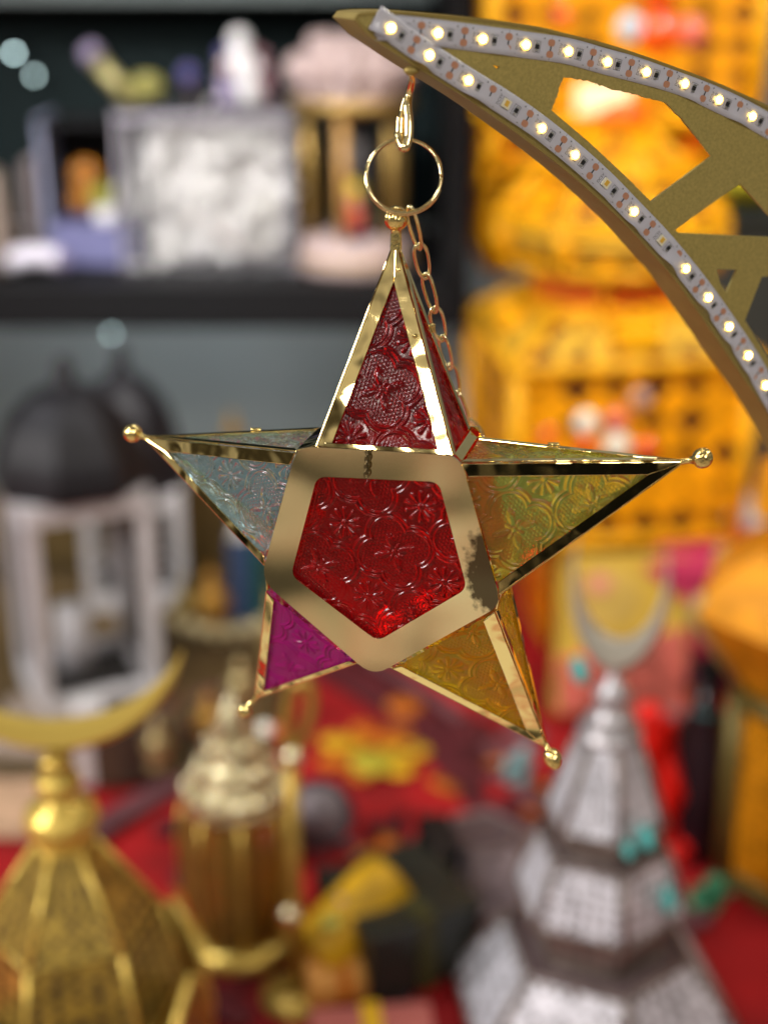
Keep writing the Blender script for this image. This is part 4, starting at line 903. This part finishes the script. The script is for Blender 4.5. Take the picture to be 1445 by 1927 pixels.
# tall gold stand next to it
st = thing('hanging_stand', Vector((V(562, 1927, .93).x, .93, TZ+.013)), 'slim gold stand with a loop right of the glass lantern', 'stand'); b0 = st.location
zs_ = lambda py: V(562, py, .93).z-b0.z; us = pxm(1600, .93)
MB().lathe([(.03, 0), (.03, .004), (.008, .010)], 20).build('foot', LG, st)
MB().tube([(0, 0, .006), (0, 0, zs_(1430))], .0055, 10).build('rod', LG, st)
MB().tube(catmull([(0, 0, zs_(1430)), (-6*us, 0, zs_(1360)), (4*us, 0, zs_(1300)), (24*us, 0, zs_(1285)), (40*us, 0, zs_(1310)), (30*us, 0, zs_(1370)), (0, 0, zs_(1428))], 6), .0045, 10).build('loop', LG, st)
for i, (px, py) in enumerate(((550, 1425), (545, 1722))):
    p = V(px, py, .92)-b0; MB().sphere(p, .009, 12).build('knob', M('bright_pale_gold', (.9, .82, .55), .18, .95), st)
t = thing('pearl_drop', V(498, 1372, 1.05), 'white pearl drop hanging beside the lower left point of the star', 'pearl')  # bead given its own glow to paint a highlight
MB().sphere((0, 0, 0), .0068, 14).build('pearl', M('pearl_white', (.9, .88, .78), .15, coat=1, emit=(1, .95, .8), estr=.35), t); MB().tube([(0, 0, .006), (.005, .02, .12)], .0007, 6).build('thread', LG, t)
t = thing('coral_drop', V(528, 1378, 1.08), 'coral bead drop next to the pearl drop', 'bead'); MB().sphere((0, 0, 0), .0085, 12).build('bead', M('coral', (.65, .10, .03), .3), t); MB().tube([(0, 0, .006), (-.005, .02, .12)], .0007, 6).build('thread', LG, t)

# round dark picture plate
pp = V(600, 1545, 1.145); t = thing('round_plate', (pp.x, pp.y, TZ+.013), 'round dark plate with a grey picture leaning on the red cloth', 'plate'); h = pp.z-TZ-.013; rp_ = 66*pxm(1545, 1.145, 600)
cz_ = max(h, rp_)
MB().lathe([(rp_*.1, -.002), (rp_, 0), (rp_*1.02, .006), (rp_*.85, .007), (rp_*.84, .004), (rp_*.05, .004)], 36, (0, 0, cz_), axis=(0, -1, .35)).build('rim', M('dark_plum_rim', (.035, .025, .035), .4), t)
MB().lathe([(rp_*.82, .005), (rp_*.82, .0062)], 36, (0, 0, cz_), axis=(0, -1, .35)).build('picture', M('grey_picture', (.20, .16, .17), .5, var=.7, vscale=35), t)
MB().tube([(0, .01, cz_), (0, .07, 0)], .003, 8).build('prop', BLK, t)

# bright foil tube, dark boxes, orange roll in the bottom middle
def tube_thing(name, p0, p1, r, mt, label, cat, bands=()):
    t = thing(name, p0, label, cat); d = p1-p0; L = d.length
    MB().lathe([(r*.9, 0), (r, .004), (r, L-.004), (r*.9, L)], 24, axis=d).build('body', mt, t)
    for f_, bw, bm in bands: MB().lathe([(r*1.02, L*f_), (r*1.03, L*f_+bw*.5), (r*1.02, L*f_+bw)], 24, axis=d).build('band', bm, t)
    MB().lathe([(r*.5, L), (r*.5, L+.003)], 20, axis=d).build('end_cap', M('dark_cap', (.03, .03, .03), .4), t)
FY = M('yellow_foil', (.60, .33, .006), .5, .1, var=.4, vscale=30)
tube_thing('foil_tube', onz(590, 1800, TZ+.045), onz(740, 1650, TZ+.085), .027, FY, 'tilted yellow foil tube with rainbow sequins at the bottom middle', 'tube')
ft = [o for o in C.objects if o.name.startswith('foil_tube')][0]
for (px, py, mt) in ((702, 1600, M('turquoise_foil', (.10, .42, .42), .3, .4)), (672, 1640, M('pink_foil', (.60, .25, .25), .3, .4)), (650, 1668, M('violet_foil', (.32, .22, .42), .3, .4)), (622, 1710, M('lime_foil', (.5, .5, .10), .3, .4)), (690, 1610, M('white_foil', (.6, .6, .55), .3, .4))):
    MB().sphere(onz(px, py+25, TZ+.085)-ft.location, .009, 10, (1, 1, .5)).build('sequin', mt, ft)
tube_thing('orange_roll', onz(575, 1850, TZ+.03), onz(680, 1830, TZ+.03), .022, M('peach_orange_paper', (.68, .30, .06), .6), 'short peach orange paper roll under the foil tube', 'roll', ((.5, .01, ORG),))
gift(745, 1800, .985, (.10, .10, .055), M('charcoal_card', (.025, .027, .022), .3), M('olive_ribbon', (.05, .046, .01), .6), 'charcoal gift box with an olive ribbon at the bottom middle', .5)
gift(820, 1760, 1.06, (.03, .06, .055), BLK, M('dark_ribbon2', (.05, .035, .03), .5), 'narrow black box between the foil tube and the grey lantern', .1)
gift(700, 1940, .865, (.09, .04, .018), M('pink_card', (.45, .12, .10), .6), YEL, 'pink and yellow box at the bottom edge', .1)
gift(505, 1800, 1.12, (.05, .05, .03), M('crimson_card', (.45, .05, .08), .6), ORG, 'small crimson box behind the gold stand', .3)
t = thing('white_tassel', V(790, 1680, 1.08), 'short white tassel lying beside the foil tube', 'tassel')
for k in range(9): MB().tube([(0, 0, 0), (.022*math.cos(k*.4-.8), -.01+.002*k, -.006+.02*math.sin(k*.4-.8))], .002, 6).build('thread', M('cream_thread', (.55, .46, .38), .7), t)
MB().sphere((0, 0, 0), .008, 10).build('knot', MATS['cream_thread'], t)

# ------------------------------------------------------------------ silver lantern with crescent, lower right (Y .90)
SV_ = M('silver_white_metal', (.74, .73, .80), .4, .2, var=.3, vscale=70); SE = M('bright_silver', (.56, .53, .56), .38, .6); SI = M('mauve_lining', (.13, .085, .09), .6)
def silver(px, Y, label, sc, tiers_px, pm, em, inn, top, rz):
    t = thing('silver_lantern', Vector((V(px, 1800, Y).x, Y+.02, TZ+.013)), label, 'lantern', 'silver pierced lanterns', rz); b0 = t.location
    z = lambda py: V(px, py, Y).z-b0.z
    tl = []
    for (y0, r0, y1, r1) in tiers_px: tl.append((max(z(y0), .004), r0*pxm(y0, Y, px), z(y1), r1*pxm(y1, Y, px)))
    tiered(t, sc, tl, pm, em, 7, 6, .62, 0, .0032, inn)
    return t, z
SW = M('tarnished_silver', (.22, .17, .15), .45, .4, var=.3, vscale=60)  # darker silver for the edge strips and the walls between tiers
sl, zsv = silver(1128, .90, 'silver white pierced lantern topped by an open crescent at the lower right', 6, [(1912, 280, 1795, 180), (1712, 168, 1609, 124), (1558, 116, 1408, 54)], SV_, SW, SI, 0, -PI/2+.14)
tiered(sl, 6, [(max(zsv(2010), .006), 200*pxm(1950, .90, 1128), zsv(1914), 235*pxm(1912, .90, 1128)), (zsv(1794), 132*pxm(1790, .90, 1128), zsv(1714), 128*pxm(1714, .90, 1128)), (zsv(1608), 94*pxm(1605, .90, 1128), zsv(1560), 92*pxm(1560, .90, 1128))], SW, SW, 5, 4, .6, 0, .0022, SI)
usv = pxm(1400, .90, 1128)
turned(sl, [(62*usv, zsv(1406)), (62*usv, zsv(1398)), (40*usv, zsv(1390)), (48*usv, zsv(1378)), (34*usv, zsv(1362)), (20*usv, zsv(1350)), (34*usv, zsv(1338)), (36*usv, zsv(1328)), (22*usv, zsv(1312)), (12*usv, zsv(1300)), (8*usv, zsv(1288))], SE)
m = crescent_mesh(126*usv, 112*usv, 36*usv, .013, 60)
m.v = [(v[0]*.74, v[1], (v[2]+126*usv)*1.45+zsv(1292)) for v in m.v]; Rz = Matrix.Rotation(PI/2-.15-.35, 3, 'Z'); m.v = [tuple(Rz @ Vector(v)) for v in m.v]
m.build('crescent', M('satin_champagne_silver', (.62, .56, .47), .3, .5), sl)
# turquoise patches: painted reflection at the crescent's foot, fabric bits below
TQ = M('turquoise_stone', (.08, .42, .40), .4)
for (px, py, Y, r, s_) in ((1090, 1262, .885, .011, (1.3, .5, .8)), (1214, 1575, .885, .0095, (1.5, .6, .9)), (1182, 1600, .87, .007, (1.2, .6, .9)), (1256, 1692, .885, .0095, (1.2, .6, 1.1))):
    p = V(px, py, Y); Mi = Matrix.Translation(sl.location) @ sl.rotation_euler.to_matrix().to_4x4(); MB().sphere(Mi.inverted() @ p, r, 12, s_).build('turquoise_stone', TQ, sl)
silver(905, 1.08, 'dull mauve grey pierced lantern half hidden behind the silver one', 6, [(1990, 150, 1770, 160), (1768, 160, 1590, 72)], M('mauve_grey_metal', (.38, .29, .31), .5, .3, var=.2, vscale=60), M('mauve_grey_edge', (.32, .24, .24), .4, .4), SI, 0, .3)
# red ribbon tassel
def ribbon(pts, Y, w, mt, label, name='ribbon'):
    P = [V(x, y, Y+dy) for x, y, dy in pts]; loc = P[-1]; t = thing(name, loc, label, 'ribbon'); Pc = catmull([p-loc for p in P], 8)
    for s_ in range(3):
        vs = []; fs = []
        for i, p in enumerate(Pc):
            o_ = (s_-1)*w*.42; dep = .006*math.sin(i*.5+s_*2)
            vs += [p+Vector((o_-w*.27, dep, 0)), p+Vector((o_, dep-.003, 0)), p+Vector((o_+w*.27, dep, 0))]
        for i in range(len(Pc)-1): fs += [(3*i, 3*i+1, 3*i+4, 3*i+3), (3*i+1, 3*i+2, 3*i+5, 3*i+4)]
        MB().add(vs, fs, True).build('tail', mt, t, solid=.001)
    MB().sphere(Pc[0], w*.4, 12).build('knot', mt, t)
ribbon([(1222, 1345, 0), (1228, 1420, 0), (1244, 1500, .0), (1262, 1575, 0), (1270, 1615, .0)], 1.12, .032, M('scarlet_satin', (.85, .012, .006), .35), 'scarlet satin ribbon hanging beside the silver lantern')
ribbon([(1345, 1665, 0), (1330, 1700, 0), (1290, 1735, 0), (1325, 1780, .0)], 1.05, .026, M('green_satin', (.05, .30, .15), .4), 'green satin ribbon between the silver lantern and the orange lantern')
ribbon([(985, 1420, 0), (975, 1440, 0), (960, 1470, 0)], 1.15, .02, M('pale_teal_satin', (.22, .36, .38), .4), 'short pale teal ribbon left of the silver finial')

# patchwork cushion and coral cloth behind the silver crescent
loc = V(1180, 1340, 1.36); loc.z = TZ+.013
pc = thing('patchwork_cushion', loc, 'patchwork cushion with a yellow disc behind the silver crescent', 'cushion'); Lc = lambda x, y, Y=1.40: V(x, y, Y)-loc
quad = [Lc(1040, 1345, 1.36), Lc(1290, 1345, 1.36), Lc(1320, 1035, 1.46), Lc(1060, 1035, 1.46)]
nrm = (quad[1]-quad[0]).cross(quad[3]-quad[0]).normalized()
MB().slab([q-nrm*.05 for q in quad], nrm*.045).build('pad', M('mustard_cotton', (.48, .30, .03), .8, var=.3, vscale=20), pc, bevel=.012)
def on_c(pts, mt, nm, h):
    o_ = quad[0]-nrm*.005
    P = []
    for (x, y) in pts:
        d = ray(x, y); t_ = (o_+loc-EYE).dot(nrm)/d.dot(nrm); P.append(EYE+d*t_-loc+nrm*h)
    MB().slab(P, nrm*.002).build(nm, mt, pc)
on_c([(1140+62*math.cos(a), 1125+60*math.sin(a)) for a in np.linspace(0, 2*PI, 25)[:-1]], M('straw_cotton', (.42, .27, .05), .8, var=.2, vscale=20), 'disc_patch', .001)
on_c([(1125+22*math.cos(a), 1100+18*math.sin(a)) for a in np.linspace(0, 2*PI, 17)[:-1]], M('salmon_cotton', (.6, .22, .15), .8), 'dot_patch', .004)
on_c([(1050, 1240), (1290, 1180), (1290, 1340), (1050, 1340)], M('coral_pink_cotton', (.50, .10, .07), .8, var=.6, vscale=40), 'coral_patch', .0015)
on_c([(1210, 1070), (1240, 1055), (1308, 1110), (1300, 1140)], M('magenta_cotton', (.42, .02, .08), .8), 'magenta_stripe', .0025)
loc2 = V(1330, 1250, 1.5); loc2.z = TZ+.013; t = thing('folded_quilt', loc2, 'folded magenta and pink quilt right of the patchwork cushion', 'quilt')
for k, mt in enumerate((M('plum_cotton', (.12, .015, .04), .8), MATS['magenta_cotton'], M('rose_cotton', (.42, .16, .16), .8, var=.4, vscale=30), MATS['magenta_cotton'])): MB().box((.004*k, 0, .022+.04*k), (.17, .13, .038)).build('fold', mt, t, bevel=.012)
t = thing('wine_cushion', Vector((V(1250, 1400, 1.25).x, 1.26, TZ+.013)), 'dark wine red cushion behind the scarlet ribbon', 'cushion')
MB().sphere((0, 0, .035), .07, 20, (1, .8, .5)).build('cover', M('wine_velvet', (.14, .008, .02), .7, sheen=.3), t); MB().tube([(.07*math.cos(a), .056*math.sin(a), .035) for a in np.linspace(0, 2*PI, 33)[:-1]], .0025, 6, True).build('piping', BURG, t)

# ------------------------------------------------------------------ orange lantern at the right edge (Y .98)
Yr = .98; ol = thing('orange_lantern', Vector((V(1570, 1800, Yr).x, Yr+.12, TZ+.013)), 'orange faceted lantern with a broad roof cut off by the right edge', 'lantern', rz=.15); b0 = ol.location
zr = lambda py: V(1570, py, Yr).z-b0.z; ur = pxm(1400, Yr, 1570)
OP = M('orange_gilt', (.78, .30, .008), .35, .2, var=.25, vscale=40); OPO = M('olive_bronze', (.16, .12, .03), .4, .4)
MB().lathe([(150*ur, zr(1440)), (290*ur, zr(1260)), (270*ur, zr(1225)), (165*ur, zr(1140)), (120*ur, zr(1120))], 6, smooth=False).build('roof', OP, ol)
MB().lathe([(118*ur, zr(1122)), (185*ur, zr(1060)), (170*ur, zr(1000)), (60*ur, zr(930))], 8, smooth=False).build('cupola', OP, ol)
for k in range(6):
    a = k*PI/3; MB().tube([(r_*ur*math.cos(a), r_*ur*math.sin(a), zr(y_)) for r_, y_ in ((152, 1438), (292, 1260), (272, 1223))], .005, 8).build('roof_rib', M('sand_gilt', (.5, .36, .14), .4), ol)
tiered(ol, 6, [(.006, 168*ur, zr(1440), 178*ur)], OP, OPO, 9, 14, .5, 0, .010, YI)
MB().lathe([(190*ur, 0), (185*ur, .012)], 6, smooth=False).build('base', OPO, ol)
t = thing('dark_bottle', Vector((V(1330, 1560, 1.1).x, 1.14, TZ+.013)), 'dark glass bottle with a teal collar between ribbon and orange lantern', 'bottle')
MB().lathe([(.028, 0), (.03, .01), (.03, .12), (.012, .15), (.011, .18)], 20).build('body', M('dark_plum_glass', (.025, .010, .014), .2), t); MB().lathe([(.014, .14), (.0145, .146), (.013, .15)], 20).build('collar', M('dark_teal', (.01, .10, .10), .4), t); MB().lathe([(.0125, .18), (.0125, .195)], 16).build('stopper', BLK, t)
